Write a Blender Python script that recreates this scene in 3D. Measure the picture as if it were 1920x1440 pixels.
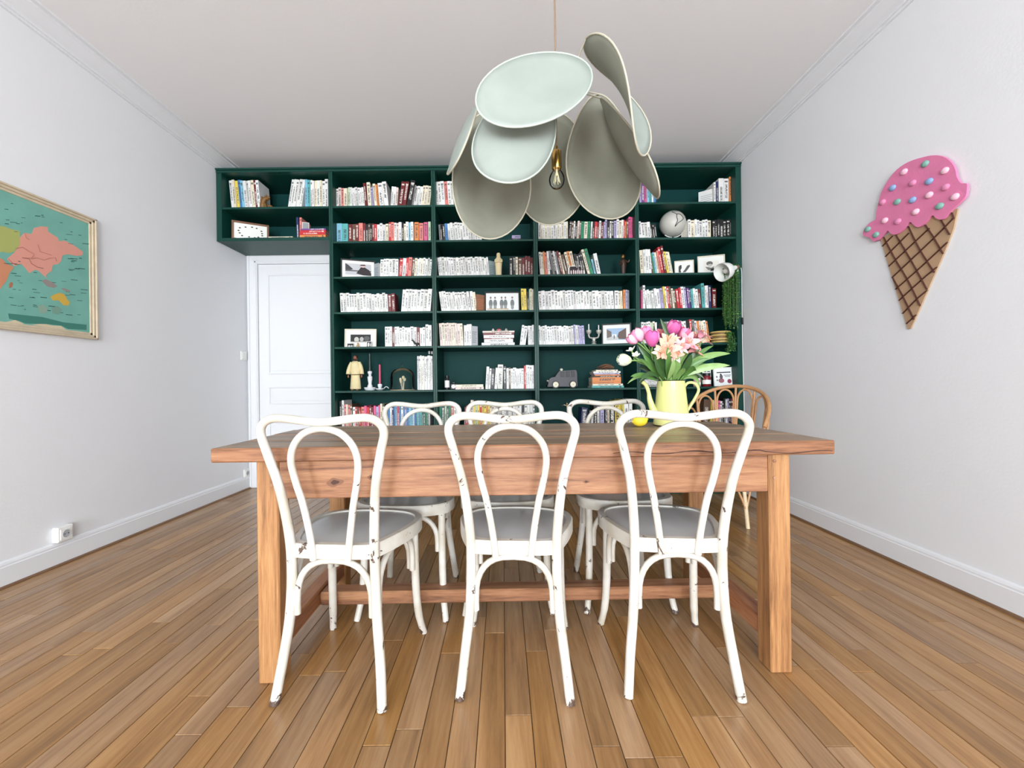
import bpy, math, random
from mathutils import Vector, Matrix, Euler
R = math.radians
for o in list(bpy.data.objects):
    bpy.data.objects.remove(o)
SC = bpy.context.scene
COL = SC.collection
# ------------------------------------------------------------------ camera
F = 770.0; CH = 0.96; PX = 943.0; PY = 722.0; ROLL = 0.0117
cd = bpy.data.cameras.new('camera'); cam = bpy.data.objects.new('camera', cd); COL.objects.link(cam)
cd.sensor_width = 36.0; cd.lens = 36.0 * F / 1920.0
cd.shift_x = (960 - PX) / 1920.0; cd.shift_y = (PY - 720) / 1920.0
cd.clip_start = 0.05
cam.matrix_world = Matrix.Translation((0, 0, CH)) @ Matrix.Rotation(R(90), 4, 'X') @ Matrix.Rotation(-ROLL, 4, 'Z')
SC.camera = cam
# ------------------------------------------------------------------ world, lights, exposure
XL, XR = -2.453, 2.074            # side walls
YF, YB = 3.537, 3.97              # bookcase front, back wall
YR = -4.6                         # window wall behind the viewer
ZC = 2.94
w = bpy.data.worlds.new('world'); SC.world = w; w.use_nodes = True
bgn = w.node_tree.nodes['Background']
bgn.inputs[0].default_value = (0.75, 0.87, 1.0, 1); bgn.inputs[1].default_value = 1.0
WIN = [(-1.15, 1.35), (0.95, 1.35)]   # centre x, width
WZ0, WZ1 = 0.25, 2.6
def area(name, loc, rot, sx, sy, e, col):
    l = bpy.data.lights.new(name, 'AREA'); l.shape = 'RECTANGLE'; l.size = sx; l.size_y = sy
    l.energy = e; l.color = col
    o = bpy.data.objects.new(name, l); COL.objects.link(o); o.location = loc; o.rotation_euler = rot
    return o
for i, (cx, ww) in enumerate(WIN):
    area('window_daylight', (cx, YR + 0.03, (WZ0 + WZ1) / 2), (R(101), 0, 0), ww - 0.05, WZ1 - WZ0 - 0.05, 128, (0.90, 0.955, 1.0))
SC.view_settings.view_transform = 'Standard'; SC.view_settings.look = 'None'
SC.view_settings.gamma = 1.0; SC.view_settings.use_curve_mapping = False
SC.view_settings.exposure = 1.0

# ------------------------------------------------------------------ measuring helpers (plan distances taken from the photograph)
def lev(x, y):
    u, v = x - PX, y - PY
    return u - v * ROLL, v + u * ROLL
def at(x, y, d):
    u, v = lev(x, y)
    return Vector((u * d / F, d, CH - v * d / F))
def on_x(x, y, X):
    u, v = lev(x, y); d = X * F / u
    return Vector((X, d, CH - v * d / F))
def s2l(c):
    c /= 255.0
    return c / 12.92 if c <= 0.04045 else ((c + 0.055) / 1.055) ** 2.4
def rgb(r, g, b): return (s2l(r), s2l(g), s2l(b), 1.0)

# ------------------------------------------------------------------ mesh builder
class MB:
    def __init__(s): s.v = []; s.f = []; s.m = []; s.c = []; s.uv = []; s.col = None; s.mi = 0; s.M = None
    def add(s, vs, fs, uvs=None):
        b = len(s.v)
        if s.M is not None: vs = [s.M @ Vector(p) for p in vs]
        s.v += [tuple(p) for p in vs]
        for i, f in enumerate(fs):
            s.f.append([b + k for k in f]); s.m.append(s.mi); s.c.append(s.col)
            s.uv.append(uvs[i] if uvs else None)
        return s
    def box(s, x0, x1, y0, y1, z0, z1, bev=0.0):
        if bev <= 0:
            vs = [(x0,y0,z0),(x1,y0,z0),(x1,y1,z0),(x0,y1,z0),(x0,y0,z1),(x1,y0,z1),(x1,y1,z1),(x0,y1,z1)]
            return s.add(vs, [(3,2,1,0),(4,5,6,7),(0,1,5,4),(1,2,6,5),(2,3,7,6),(3,0,4,7)])
        b = min(bev, (x1-x0)*.45, (y1-y0)*.45, (z1-z0)*.45)
        vs = []; idx = {}
        for sx in (0,1):
            for sy in (0,1):
                for sz in (0,1):
                    X = (x0,x1)[sx]; Y = (y0,y1)[sy]; Z = (z0,z1)[sz]
                    dx = b if sx == 0 else -b; dy = b if sy == 0 else -b; dz = b if sz == 0 else -b
                    for k, p in enumerate(((X,Y+dy,Z+dz),(X+dx,Y,Z+dz),(X+dx,Y+dy,Z))):
                        idx[(sx,sy,sz,k)] = len(vs); vs.append(p)
        fs = []; I = idx
        for sx in (0,1): fs.append([I[(sx,0,0,0)],I[(sx,1,0,0)],I[(sx,1,1,0)],I[(sx,0,1,0)]][::(1 if sx else -1)])
        for sy in (0,1): fs.append([I[(0,sy,0,1)],I[(1,sy,0,1)],I[(1,sy,1,1)],I[(0,sy,1,1)]][::(-1 if sy else 1)])
        for sz in (0,1): fs.append([I[(0,0,sz,2)],I[(1,0,sz,2)],I[(1,1,sz,2)],I[(0,1,sz,2)]][::(1 if sz else -1)])
        for a in (0,1):
            for c in (0,1):
                fs.append([I[(0,a,c,1)],I[(1,a,c,1)],I[(1,a,c,2)],I[(0,a,c,2)]])
                fs.append([I[(a,0,c,0)],I[(a,1,c,0)],I[(a,1,c,2)],I[(a,0,c,2)]])
                fs.append([I[(a,c,0,0)],I[(a,c,1,0)],I[(a,c,1,1)],I[(a,c,0,1)]])
        for sx in (0,1):
            for sy in (0,1):
                for sz in (0,1): fs.append([I[(sx,sy,sz,0)],I[(sx,sy,sz,1)],I[(sx,sy,sz,2)]])
        ctr = Vector(((x0+x1)/2,(y0+y1)/2,(z0+z1)/2)); out = []
        for f in fs:
            a, bb, c = (Vector(vs[k]) for k in f[:3])
            n = (bb-a).cross(c-a); fc = sum((Vector(vs[k]) for k in f), Vector())/len(f)
            out.append(f if n.dot(fc-ctr) > 0 else f[::-1])
        return s.add(vs, out)
    def tube(s, pts, r, n=8, closed=False, cap=True, flat=1.0):
        pts = [Vector(p) for p in pts]; N = len(pts)
        rr = r if isinstance(r, (list, tuple)) else [r]*N
        T = []
        for i in range(N):
            a = pts[(i-1) % N] if (closed or i > 0) else pts[i]
            b = pts[(i+1) % N] if (closed or i < N-1) else pts[i]
            t = (b-a); T.append(t.normalized() if t.length > 1e-9 else Vector((0,0,1)))
        up = Vector((0,1,0)) if abs(T[0].y) < .9 else Vector((1,0,0))
        U = (up - T[0]*up.dot(T[0])).normalized(); vs = []
        for i in range(N):
            U = (U - T[i]*U.dot(T[i]))
            U = U.normalized() if U.length > 1e-6 else T[i].orthogonal().normalized()
            W = T[i].cross(U)
            for k in range(n):
                a = 2*math.pi*k/n
                vs.append(pts[i] + U*(rr[i]*math.cos(a)*flat) + W*(rr[i]*math.sin(a)))
        fs = []
        for i in range(N if closed else N-1):
            j = (i+1) % N
            for k in range(n):
                k2 = (k+1) % n
                fs.append((i*n+k, i*n+k2, j*n+k2, j*n+k))
        if cap and not closed:
            fs.append(tuple(range(n-1,-1,-1))); fs.append(tuple((N-1)*n+k for k in range(n)))
        return s.add(vs, fs)
    def lathe(s, prof, n=24, c=(0,0,0), sx=1.0, sy=1.0):
        vs = []; fs = []; N = len(prof)
        for (r, z) in prof:
            for k in range(n):
                a = 2*math.pi*k/n
                vs.append((c[0]+r*sx*math.cos(a), c[1]+r*sy*math.sin(a), c[2]+z))
        for i in range(N-1):
            for k in range(n):
                k2 = (k+1) % n
                fs.append((i*n+k, i*n+k2, (i+1)*n+k2, (i+1)*n+k))
        if prof[0][0] > 1e-6: fs.append(tuple(range(n-1,-1,-1)))
        if prof[-1][0] > 1e-6: fs.append(tuple((N-1)*n+k for k in range(n)))
        return s.add(vs, fs)
    def ball(s, c, rx, ry=None, rz=None, n=14, m=9):
        ry = rx if ry is None else ry; rz = rx if rz is None else rz
        vs = [(c[0],c[1],c[2]-rz)]; fs = []
        for i in range(1, m):
            p = -math.pi/2 + math.pi*i/m
            for k in range(n):
                a = 2*math.pi*k/n
                vs.append((c[0]+rx*math.cos(p)*math.cos(a), c[1]+ry*math.cos(p)*math.sin(a), c[2]+rz*math.sin(p)))
        vs.append((c[0],c[1],c[2]+rz)); L = len(vs)-1
        for k in range(n):
            k2 = (k+1) % n
            fs.append((0, 1+k2, 1+k)); fs.append((L, L-n+k, L-n+k2))
            for i in range(m-2): fs.append((1+i*n+k, 1+i*n+k2, 1+(i+1)*n+k2, 1+(i+1)*n+k))
        return s.add(vs, fs)
    def prism(s, out, fn, h0, h1):
        """outline list of 2D points, fn(a,b,h)->3D"""
        n = len(out)
        vs = [fn(a,b,h0) for a,b in out] + [fn(a,b,h1) for a,b in out]
        fs = [tuple(range(n-1,-1,-1)), tuple(range(n,2*n))]
        for i in range(n):
            j = (i+1) % n; fs.append((i, j, n+j, n+i))
        return s.add(vs, fs)
    def grid(s, fn, nu, nv):
        vs = [fn(i/nu, j/nv) for j in range(nv+1) for i in range(nu+1)]
        fs = [(j*(nu+1)+i, j*(nu+1)+i+1, (j+1)*(nu+1)+i+1, (j+1)*(nu+1)+i) for j in range(nv) for i in range(nu)]
        return s.add(vs, fs)
    def build(s, name, mats, parent=None, smooth=False, loc=None, fix=False):
        me = bpy.data.meshes.new(name); me.from_pydata(s.v, [], s.f)
        mats = mats if isinstance(mats, (list, tuple)) else [mats]
        for m in mats: me.materials.append(m)
        me.polygons.foreach_set('material_index', s.m)
        if any(c is not None for c in s.c):
            at_ = me.color_attributes.new('col', 'FLOAT_COLOR', 'CORNER'); d = []
            for p in me.polygons:
                c = s.c[p.index] or (1,1,1,1)
                d += list(c) * p.loop_total
            at_.data.foreach_set('color', d)
        if any(u is not None for u in s.uv):
            ul = me.uv_layers.new(name='UVMap')
            for p in me.polygons:
                u = s.uv[p.index]
                for k, li in enumerate(p.loop_indices): ul.data[li].uv = u[k] if u else (-1, -1)
        if fix:
            import bmesh
            bm = bmesh.new(); bm.from_mesh(me); bmesh.ops.recalc_face_normals(bm, faces=bm.faces); bm.to_mesh(me); bm.free()
        if smooth:
            me.polygons.foreach_set('use_smooth', [True]*len(me.polygons)); me.set_sharp_from_angle(angle=R(42))
        me.update()
        o = bpy.data.objects.new(name, me); COL.objects.link(o)
        if parent is not None: o.parent = parent
        if loc is not None: o.location = loc
        return o
def tag(o, label, cat, group=None):
    o['label'] = label; o['category'] = cat
    if group: o['group'] = group
    return o
def thing(name, label, cat, loc=(0,0,0), rotz=0.0, group=None):
    o = bpy.data.objects.new(name, None); COL.objects.link(o); o.empty_display_size = .05
    o.location = loc; o.rotation_euler = (0,0,rotz)
    return tag(o, label, cat, group)
def struct(o): o['kind'] = 'structure'; return o
def crom(pts, k=6, closed=False):
    pts = [Vector(p) for p in pts]; n = len(pts); out = []
    for i in range(n if closed else n-1):
        g = (lambda j: pts[j % n]) if closed else (lambda j: pts[max(0, min(n-1, j))])
        p0, p1, p2, p3 = g(i-1), g(i), g(i+1), g(i+2)
        for t in range(k):
            t = t/k
            out.append(0.5*((2*p1)+(p2-p0)*t+(2*p0-5*p1+4*p2-p3)*t*t+(3*p1-p0-3*p2+p3)*t**3))
    if not closed: out.append(pts[-1])
    return out

# ------------------------------------------------------------------ materials
def newmat(name):
    m = bpy.data.materials.new(name); m.use_nodes = True
    nt = m.node_tree; return m, nt, nt.nodes['Principled BSDF']
def nd(nt, t, **kw):
    n = nt.nodes.new(t)
    for k, v in kw.items(): setattr(n, k, v)
    return n
def mat(name, c, rough=.5, metal=0.0, spec=.5, var=0.0, vscale=8.0, bump=0.0, bscale=60.0, coat=0.0):
    m, nt, b = newmat(name)
    b.inputs['Base Color'].default_value = c; b.inputs['Roughness'].default_value = rough
    b.inputs['Metallic'].default_value = metal; b.inputs['Specular IOR Level'].default_value = spec
    if coat: b.inputs['Coat Weight'].default_value = coat; b.inputs['Coat Roughness'].default_value = .12
    tc = nd(nt, 'ShaderNodeTexCoord')
    if var:
        nz = nd(nt, 'ShaderNodeTexNoise'); nz.inputs['Scale'].default_value = vscale; nz.inputs['Detail'].default_value = 4
        nt.links.new(tc.outputs['Object'], nz.inputs['Vector'])
        mx = nd(nt, 'ShaderNodeMix', data_type='RGBA')
        mx.inputs[6].default_value = tuple(max(0, k*(1-var)) for k in c[:3])+(1,)
        mx.inputs[7].default_value = tuple(min(1, k*(1+var)) for k in c[:3])+(1,)
        nt.links.new(nz.outputs['Fac'], mx.inputs[0]); nt.links.new(mx.outputs[2], b.inputs['Base Color'])
    if bump:
        nz = nd(nt, 'ShaderNodeTexNoise'); nz.inputs['Scale'].default_value = bscale; nz.inputs['Detail'].default_value = 5
        nt.links.new(tc.outputs['Object'], nz.inputs['Vector'])
        bp = nd(nt, 'ShaderNodeBump'); bp.inputs['Strength'].default_value = bump; bp.inputs['Distance'].default_value = .004
        nt.links.new(nz.outputs['Fac'], bp.inputs['Height']); nt.links.new(bp.outputs['Normal'], b.inputs['Normal'])
    return m
def ramp(nt, stops):
    r = nd(nt, 'ShaderNodeValToRGB'); e = r.color_ramp.elements
    while len(e) < len(stops): e.new(.5)
    for k, (p, c) in enumerate(stops): e[k].position = p; e[k].color = c
    return r
def wood(name, dark, mid, light, axis='Y', rough=.4, per_obj=.25, fine=1.0, spec=.5, bump=.15, con=.14):
    """long-grain wood; grain runs along the given world axis, every object has its own offset and tone"""
    m, nt, b = newmat(name)
    geo = nd(nt, 'ShaderNodeNewGeometry'); oi = nd(nt, 'ShaderNodeObjectInfo')
    mul = nd(nt, 'ShaderNodeVectorMath', operation='MULTIPLY')
    sc = {'X': (1.6, 26, 26), 'Y': (26, 1.6, 26), 'Z': (26, 26, 1.6)}[axis]
    mul.inputs[1].default_value = tuple(k*fine for k in sc)
    off = nd(nt, 'ShaderNodeMath', operation='MULTIPLY'); off.inputs[1].default_value = 173.0
    add = nd(nt, 'ShaderNodeVectorMath', operation='ADD')
    L = nt.links.new
    L(geo.outputs['Position'], mul.inputs[0]); L(oi.outputs['Random'], off.inputs[0])
    L(mul.outputs[0], add.inputs[0]); L(off.outputs[0], add.inputs[1])
    n1 = nd(nt, 'ShaderNodeTexNoise'); n1.inputs['Scale'].default_value = .55; n1.inputs['Detail'].default_value = 6; n1.inputs['Roughness'].default_value = .62; n1.inputs['Distortion'].default_value = 1.1
    n2 = nd(nt, 'ShaderNodeTexNoise'); n2.inputs['Scale'].default_value = 3.4; n2.inputs['Detail'].default_value = 5; n2.inputs['Roughness'].default_value = .7
    L(add.outputs[0], n1.inputs['Vector']); L(add.outputs[0], n2.inputs['Vector'])
    mix = nd(nt, 'ShaderNodeMath', operation='MULTIPLY_ADD'); mix.inputs[1].default_value = .42
    L(n2.outputs['Fac'], mix.inputs[0])
    m2 = nd(nt, 'ShaderNodeMath', operation='MULTIPLY'); m2.inputs[1].default_value = .58
    L(n1.outputs['Fac'], m2.inputs[0]); L(m2.outputs[0], mix.inputs[2])
    rp = ramp(nt, [(.5-con, dark), (.50, mid), (.5+con, light)])
    L(mix.outputs[0], rp.inputs[0])
    hsv = nd(nt, 'ShaderNodeHueSaturation')
    mr = nd(nt, 'ShaderNodeMapRange'); mr.inputs[3].default_value = 1-per_obj; mr.inputs[4].default_value = 1+per_obj
    L(oi.outputs['Random'], mr.inputs[0]); L(mr.outputs[0], hsv.inputs['Value'])
    wn = nd(nt, 'ShaderNodeTexWhiteNoise', noise_dimensions='1D'); L(off.outputs[0], wn.inputs['W'])
    mr2 = nd(nt, 'ShaderNodeMapRange'); mr2.inputs[3].default_value = 1-per_obj*.6; mr2.inputs[4].default_value = 1+per_obj*.5
    L(wn.outputs['Value'], mr2.inputs[0]); L(mr2.outputs[0], hsv.inputs['Saturation'])
    L(rp.outputs[0], hsv.inputs['Color']); L(hsv.outputs[0], b.inputs['Base Color'])
    b.inputs['Roughness'].default_value = rough; b.inputs['Specular IOR Level'].default_value = spec
    if bump:
        bp = nd(nt, 'ShaderNodeBump'); bp.inputs['Strength'].default_value = bump; bp.inputs['Distance'].default_value = .003
        L(mix.outputs[0], bp.inputs['Height']); L(bp.outputs['Normal'], b.inputs['Normal'])
    return m
def vcol(name, rough=.6, spec=.4):
    m, nt, b = newmat(name)
    a = nd(nt, 'ShaderNodeAttribute'); a.attribute_name = 'col'
    nt.links.new(a.outputs['Color'], b.inputs['Base Color'])
    b.inputs['Roughness'].default_value = rough; b.inputs['Specular IOR Level'].default_value = spec
    return m
M = {}
M['wall'] = mat('wall_paint', (.82,.825,.85,1), .75, var=.02, vscale=3, bump=.12, bscale=70)
M['ceil'] = mat('ceiling_paint', (.88,.865,.87,1), .85, var=.015, vscale=2, bump=.12, bscale=60)
M['trim'] = mat('trim_paint', (.80,.81,.835,1), .45)
M['shoe'] = mat('brown_shoe_moulding', rgb(120,90,66), .5, var=.2)
M['gap'] = mat('floor_joint', rgb(46,28,16), .8)
M['floor'] = wood('oak_floor', rgb(108,78,49), rgb(157,118,77), rgb(186,149,106), 'Y', rough=.27, per_obj=.17, spec=.5, bump=.05, con=.24, fine=.75)
M['green'] = mat('dark_green_lacquer', rgb(14,63,54), .42, spec=.35, var=.06, vscale=4, bump=.04, bscale=40)
M['green_back'] = mat('green_back_panel', rgb(10,62,60), .6, spec=.2, var=.06, vscale=4)
M['tabx'] = wood('table_oak_long', rgb(88,54,36), rgb(148,102,72), rgb(178,134,98), 'X', rough=.5, per_obj=.06, bump=.5, fine=1.7, con=.18)
M['taby'] = wood('table_oak_deep', rgb(104,60,34), rgb(160,102,64), rgb(190,134,92), 'Y', rough=.5, per_obj=.06, bump=.35)
M['tabz'] = wood('table_oak_leg', rgb(98,62,34), rgb(162,114,70), rgb(190,146,96), 'Z', rough=.5, per_obj=.05, bump=.5, fine=1.9, con=.2)
M['tabtop'] = wood('weathered_table_top', rgb(80,64,50), rgb(138,116,94), rgb(172,150,124), 'X', rough=.42, per_obj=.12, bump=.4, fine=.8)
M['seat'] = mat('grey_seat_lacquer', rgb(204,206,206), .18, var=.08, vscale=7)
M['petal_wire'] = mat('cream_piping', rgb(190,184,164), .6)
M['petal_sage'] = mat('sage_piping', rgb(180,190,180), .7)
M['brass'] = mat('brass', rgb(200,160,90), .22, metal=1.0)
M['cord'] = mat('gold_cord', rgb(142,118,98), .5)
M['rattan'] = mat('rattan_cane', rgb(190,142,98), .5, var=.25, vscale=30)
M['rattan_l'] = mat('rattan_pale', rgb(222,200,164), .5, var=.15, vscale=30)
M['vcol'] = vcol('painted_colours')
M['vgloss'] = vcol('painted_colours_gloss', .3, .5)
M['cream'] = mat('cream_paint', rgb(236,228,204), .5, var=.08)
M['white'] = mat('white_gloss', rgb(240,240,236), .3)
M['black'] = mat('black_satin', rgb(20,20,21), .4)
M['blackwood'] = mat('black_frame', rgb(34,36,36), .45)
M['leaf'] = None
# worn white paint with brown chips
def chipped():
    m, nt, b = newmat('chipped_white_paint'); L = nt.links.new
    tc = nd(nt, 'ShaderNodeTexCoord'); oi = nd(nt, 'ShaderNodeObjectInfo')
    off = nd(nt, 'ShaderNodeMath', operation='MULTIPLY'); off.inputs[1].default_value = 61.0; L(oi.outputs['Random'], off.inputs[0])
    ad = nd(nt, 'ShaderNodeVectorMath', operation='ADD'); L(tc.outputs['Object'], ad.inputs[0]); L(off.outputs[0], ad.inputs[1])
    n1 = nd(nt, 'ShaderNodeTexNoise'); n1.inputs['Scale'].default_value = 17; n1.inputs['Detail'].default_value = 7; n1.inputs['Roughness'].default_value = .68; n1.inputs['Distortion'].default_value = .6
    L(ad.outputs[0], n1.inputs['Vector'])
    sx = nd(nt, 'ShaderNodeSeparateXYZ'); L(tc.outputs['Object'], sx.inputs[0])
    foot = nd(nt, 'ShaderNodeMapRange'); foot.inputs[1].default_value = .0; foot.inputs[2].default_value = .045; foot.inputs[3].default_value = .14; foot.inputs[4].default_value = 0; foot.clamp = True
    L(sx.outputs['Z'], foot.inputs[0])
    a2 = nd(nt, 'ShaderNodeMath', operation='ADD'); L(n1.outputs['Fac'], a2.inputs[0]); L(foot.outputs[0], a2.inputs[1])
    r1 = ramp(nt, [(.632, (0,0,0,1)), (.640, (1,1,1,1))]); L(a2.outputs[0], r1.inputs[0])
    n2 = nd(nt, 'ShaderNodeTexNoise'); n2.inputs['Scale'].default_value = 9; n2.inputs['Detail'].default_value = 3; L(ad.outputs[0], n2.inputs['Vector'])
    r2 = ramp(nt, [(.35, rgb(196,188,172)), (.6, rgb(214,210,202))]); L(n2.outputs['Fac'], r2.inputs[0])
    mx = nd(nt, 'ShaderNodeMix', data_type='RGBA'); mx.inputs[7].default_value = rgb(84,66,56)
    L(r1.outputs[0], mx.inputs[0]); L(r2.outputs[0], mx.inputs[6]); L(mx.outputs[2], b.inputs['Base Color'])
    inv = nd(nt, 'ShaderNodeMath', operation='SUBTRACT'); inv.inputs[0].default_value = 1; L(r1.outputs[0], inv.inputs[1])
    bp = nd(nt, 'ShaderNodeBump'); bp.inputs['Strength'].default_value = .4; bp.inputs['Distance'].default_value = .001
    L(inv.outputs[0], bp.inputs['Height']); L(bp.outputs['Normal'], b.inputs['Normal'])
    b.inputs['Roughness'].default_value = .38
    return m
M['chip'] = chipped()
# sheer lamp fabric
def sheer(nm, c0, c1, tp):
    m, nt, b = newmat(nm); L = nt.links.new
    out = nt.nodes['Material Output']
    tc = nd(nt, 'ShaderNodeTexCoord'); nz = nd(nt, 'ShaderNodeTexNoise'); nz.inputs['Scale'].default_value = 5; nz.inputs['Detail'].default_value = 5
    L(tc.outputs['Object'], nz.inputs['Vector'])
    r = ramp(nt, [(.3, c0), (.7, c1)]); L(nz.outputs['Fac'], r.inputs[0])
    L(r.outputs[0], b.inputs['Base Color']); b.inputs['Roughness'].default_value = .8; b.inputs['Specular IOR Level'].default_value = .2
    tl = nd(nt, 'ShaderNodeBsdfTranslucent'); L(r.outputs[0], tl.inputs['Color'])
    tr = nd(nt, 'ShaderNodeBsdfTransparent')
    a = nd(nt, 'ShaderNodeMixShader'); a.inputs[0].default_value = .30; L(b.outputs[0], a.inputs[1]); L(tl.outputs[0], a.inputs[2])
    c = nd(nt, 'ShaderNodeMixShader'); c.inputs[0].default_value = tp; L(a.outputs[0], c.inputs[1]); L(tr.outputs[0], c.inputs[2])
    L(c.outputs[0], out.inputs['Surface'])
    return m
M['sheer'] = sheer('sheer_sage_fabric', rgb(174,184,177), rgb(188,198,191), .12)
M['inner_shade'] = sheer('sheer_beige_inner_shade', rgb(150,150,136), rgb(168,168,152), .12)  # petals' inner face: beige tone with its backlit shade put into the colour
def glass(name, col=(1,1,1,1), thin=.85):
    m, nt, b = newmat(name); L = nt.links.new; out = nt.nodes['Material Output']
    gl = nd(nt, 'ShaderNodeBsdfGlossy'); gl.inputs['Roughness'].default_value = .04
    tr = nd(nt, 'ShaderNodeBsdfTransparent'); tr.inputs['Color'].default_value = col
    fr = nd(nt, 'ShaderNodeFresnel'); fr.inputs['IOR'].default_value = 1.22
    mx = nd(nt, 'ShaderNodeMixShader'); L(fr.outputs[0], mx.inputs[0]); L(tr.outputs[0], mx.inputs[1]); L(gl.outputs[0], mx.inputs[2])
    L(mx.outputs[0], out.inputs['Surface']); return m
M['glass'] = glass('clear_glass', (.93,.96,.95,1))
M['frame_glass'] = glass('picture_glass', (.98,.98,.98,1))
# book covers: cover colour in "col", printed lettering along the spine
def bookmat():
    m, nt, b = newmat('book_covers'); L = nt.links.new
    a = nd(nt, 'ShaderNodeAttribute'); a.attribute_name = 'col'
    uv = nd(nt, 'ShaderNodeUVMap'); uv.uv_map = 'UVMap'
    sp = nd(nt, 'ShaderNodeSeparateXYZ'); L(uv.outputs[0], sp.inputs[0])
    def mth(op, x, y=None, z=None):
        n = nd(nt, 'ShaderNodeMath', operation=op)
        for i, q in enumerate((x, y, z)):
            if q is None: continue
            if isinstance(q, (int, float)): n.inputs[i].default_value = q
            else: L(q, n.inputs[i])
        return n.outputs[0]
    k = mth('FLOOR', sp.outputs['X']); u = mth('FRACT', sp.outputs['X']); v = sp.outputs['Y']
    cu = mth('ABSOLUTE', mth('SUBTRACT', u, .5))
    inu = mth('LESS_THAN', cu, .24)
    w1 = nd(nt, 'ShaderNodeTexWhiteNoise', noise_dimensions='1D'); L(k, w1.inputs['W'])
    lo = mth('MULTIPLY', w1.outputs['Value'], .25)
    inv_ = mth('MULTIPLY', mth('GREATER_THAN', v, mth('ADD', lo, .12)), mth('LESS_THAN', v, mth('ADD', lo, .66)))
    cmb = nd(nt, 'ShaderNodeCombineXYZ'); L(mth('MULTIPLY', k, 3.7), cmb.inputs[0]); L(mth('MULTIPLY', v, 46), cmb.inputs[1]); L(mth('MULTIPLY', u, 3.0), cmb.inputs[2])
    nz = nd(nt, 'ShaderNodeTexNoise'); nz.inputs['Scale'].default_value = 1.0; nz.inputs['Detail'].default_value = 1; L(cmb.outputs[0], nz.inputs['Vector'])
    letters = mth('MULTIPLY', mth('MULTIPLY', inu, inv_), mth('GREATER_THAN', nz.outputs['Fac'], .47))
    band = mth('MULTIPLY', mth('MULTIPLY', mth('GREATER_THAN', v, .86), mth('LESS_THAN', v, .92)), mth('MULTIPLY', mth('LESS_THAN', cu, .33), mth('GREATER_THAN', w1.outputs['Color'], .45)))
    isin = mth('GREATER_THAN', v, -.5)
    ink = mth('MULTIPLY', mth('MAXIMUM', letters, band), isin)
    bw = nd(nt, 'ShaderNodeRGBToBW'); L(a.outputs['Color'], bw.inputs[0])
    light = mth('GREATER_THAN', bw.outputs[0], .16)
    inkc = nd(nt, 'ShaderNodeMix', data_type='RGBA'); inkc.inputs[6].default_value = (.75,.72,.66,1); inkc.inputs[7].default_value = (.06,.06,.065,1); L(light, inkc.inputs[0])
    mx = nd(nt, 'ShaderNodeMix', data_type='RGBA'); L(mth('MULTIPLY', ink, .85), mx.inputs[0]); L(a.outputs['Color'], mx.inputs[6]); L(inkc.outputs[2], mx.inputs[7])
    L(mx.outputs[2], b.inputs['Base Color']); b.inputs['Roughness'].default_value = .42
    return m
M['book'] = bookmat()
def leafmat():
    m, nt, b = newmat('leaf_green'); L = nt.links.new
    a = nd(nt, 'ShaderNodeAttribute'); a.attribute_name = 'col'
    tc = nd(nt, 'ShaderNodeTexCoord'); nz = nd(nt, 'ShaderNodeTexNoise'); nz.inputs['Scale'].default_value = 40; L(tc.outputs['Object'], nz.inputs['Vector'])
    mr = nd(nt, 'ShaderNodeMapRange'); mr.inputs[3].default_value = .75; mr.inputs[4].default_value = 1.25; L(nz.outputs['Fac'], mr.inputs[0])
    h = nd(nt, 'ShaderNodeHueSaturation'); L(a.outputs['Color'], h.inputs['Color']); L(mr.outputs[0], h.inputs['Value'])
    L(h.outputs[0], b.inputs['Base Color']); b.inputs['Roughness'].default_value = .38
    return m
M['leaf'] = leafmat()

# ================================================================== THE ROOM
# floor: sub-floor and oak planks
mb = MB(); mb.box(XL-.05, XR+.05, YR-.1, YB+.05, -.06, -.004)
floor = struct(mb.build('floor', M['gap']))
rnd = random.Random(11)
PW = 0.0765; nrow = int(math.ceil((XR-XL)/PW))
back_mb = MB()
plank_ids = 0
for i in range(nrow):
    x0 = XL + i*PW; x1 = min(XR, x0+PW)
    y = 0.62 - rnd.uniform(0, .5)
    if True:                       # the part of the room behind the viewer
        yb = y
        while yb > YR:
            y2 = max(YR, yb - rnd.uniform(.7, 1.4)); back_mb.box(x0+.0011, x1-.0011, y2+.0011, yb-.0011, -.02, 0); yb = y2
    while y < YB - .02:
        y2 = y + rnd.uniform(.62, 1.35)
        if y2 > YB - .35: y2 = YB
        mb = MB(); hh = rnd.uniform(-.0006, .0004)
        mb.box(x0+.0010, x1-.0010, y+.0008, y2-.0008, -.02, hh, .0011)
        mb.build('plank', M['floor'], floor); plank_ids += 1
        y = y2
bo = back_mb.build('plank_field', M['floor'], floor); bo['kind'] = 'stuff'
print('planks', plank_ids)

# walls, ceiling
mb = MB(); mb.box(XL-.12, XL, YR-.12, YB+.12, -.06, ZC+.1); struct(mb.build('wall_left', M['wall']))
mb = MB(); mb.box(XR, XR+.12, YR-.12, YB+.12, -.06, ZC+.1); struct(mb.build('wall_right', M['wall']))
mb = MB(); mb.box(XL, XR, YB, YB+.12, -.06, ZC+.1); struct(mb.build('wall_back', M['wall']))
mb = MB()
xs = [XL] + sum([[c-ww/2, c+ww/2] for c, ww in WIN], []) + [XR]
for k in range(0, len(xs), 2): mb.box(xs[k], xs[k+1], YR-.12, YR, -.06, ZC+.1)
for c, ww in WIN:
    mb.box(c-ww/2, c+ww/2, YR-.12, YR, -.06, WZ0); mb.box(c-ww/2, c+ww/2, YR-.12, YR, WZ1, ZC+.1)
struct(mb.build('wall_rear', M['wall']))
mb = MB(); mb.box(XL-.12, XR+.12, YR-.12, YB+.12, ZC, ZC+.1); struct(mb.build('ceiling', M['ceil']))
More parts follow.
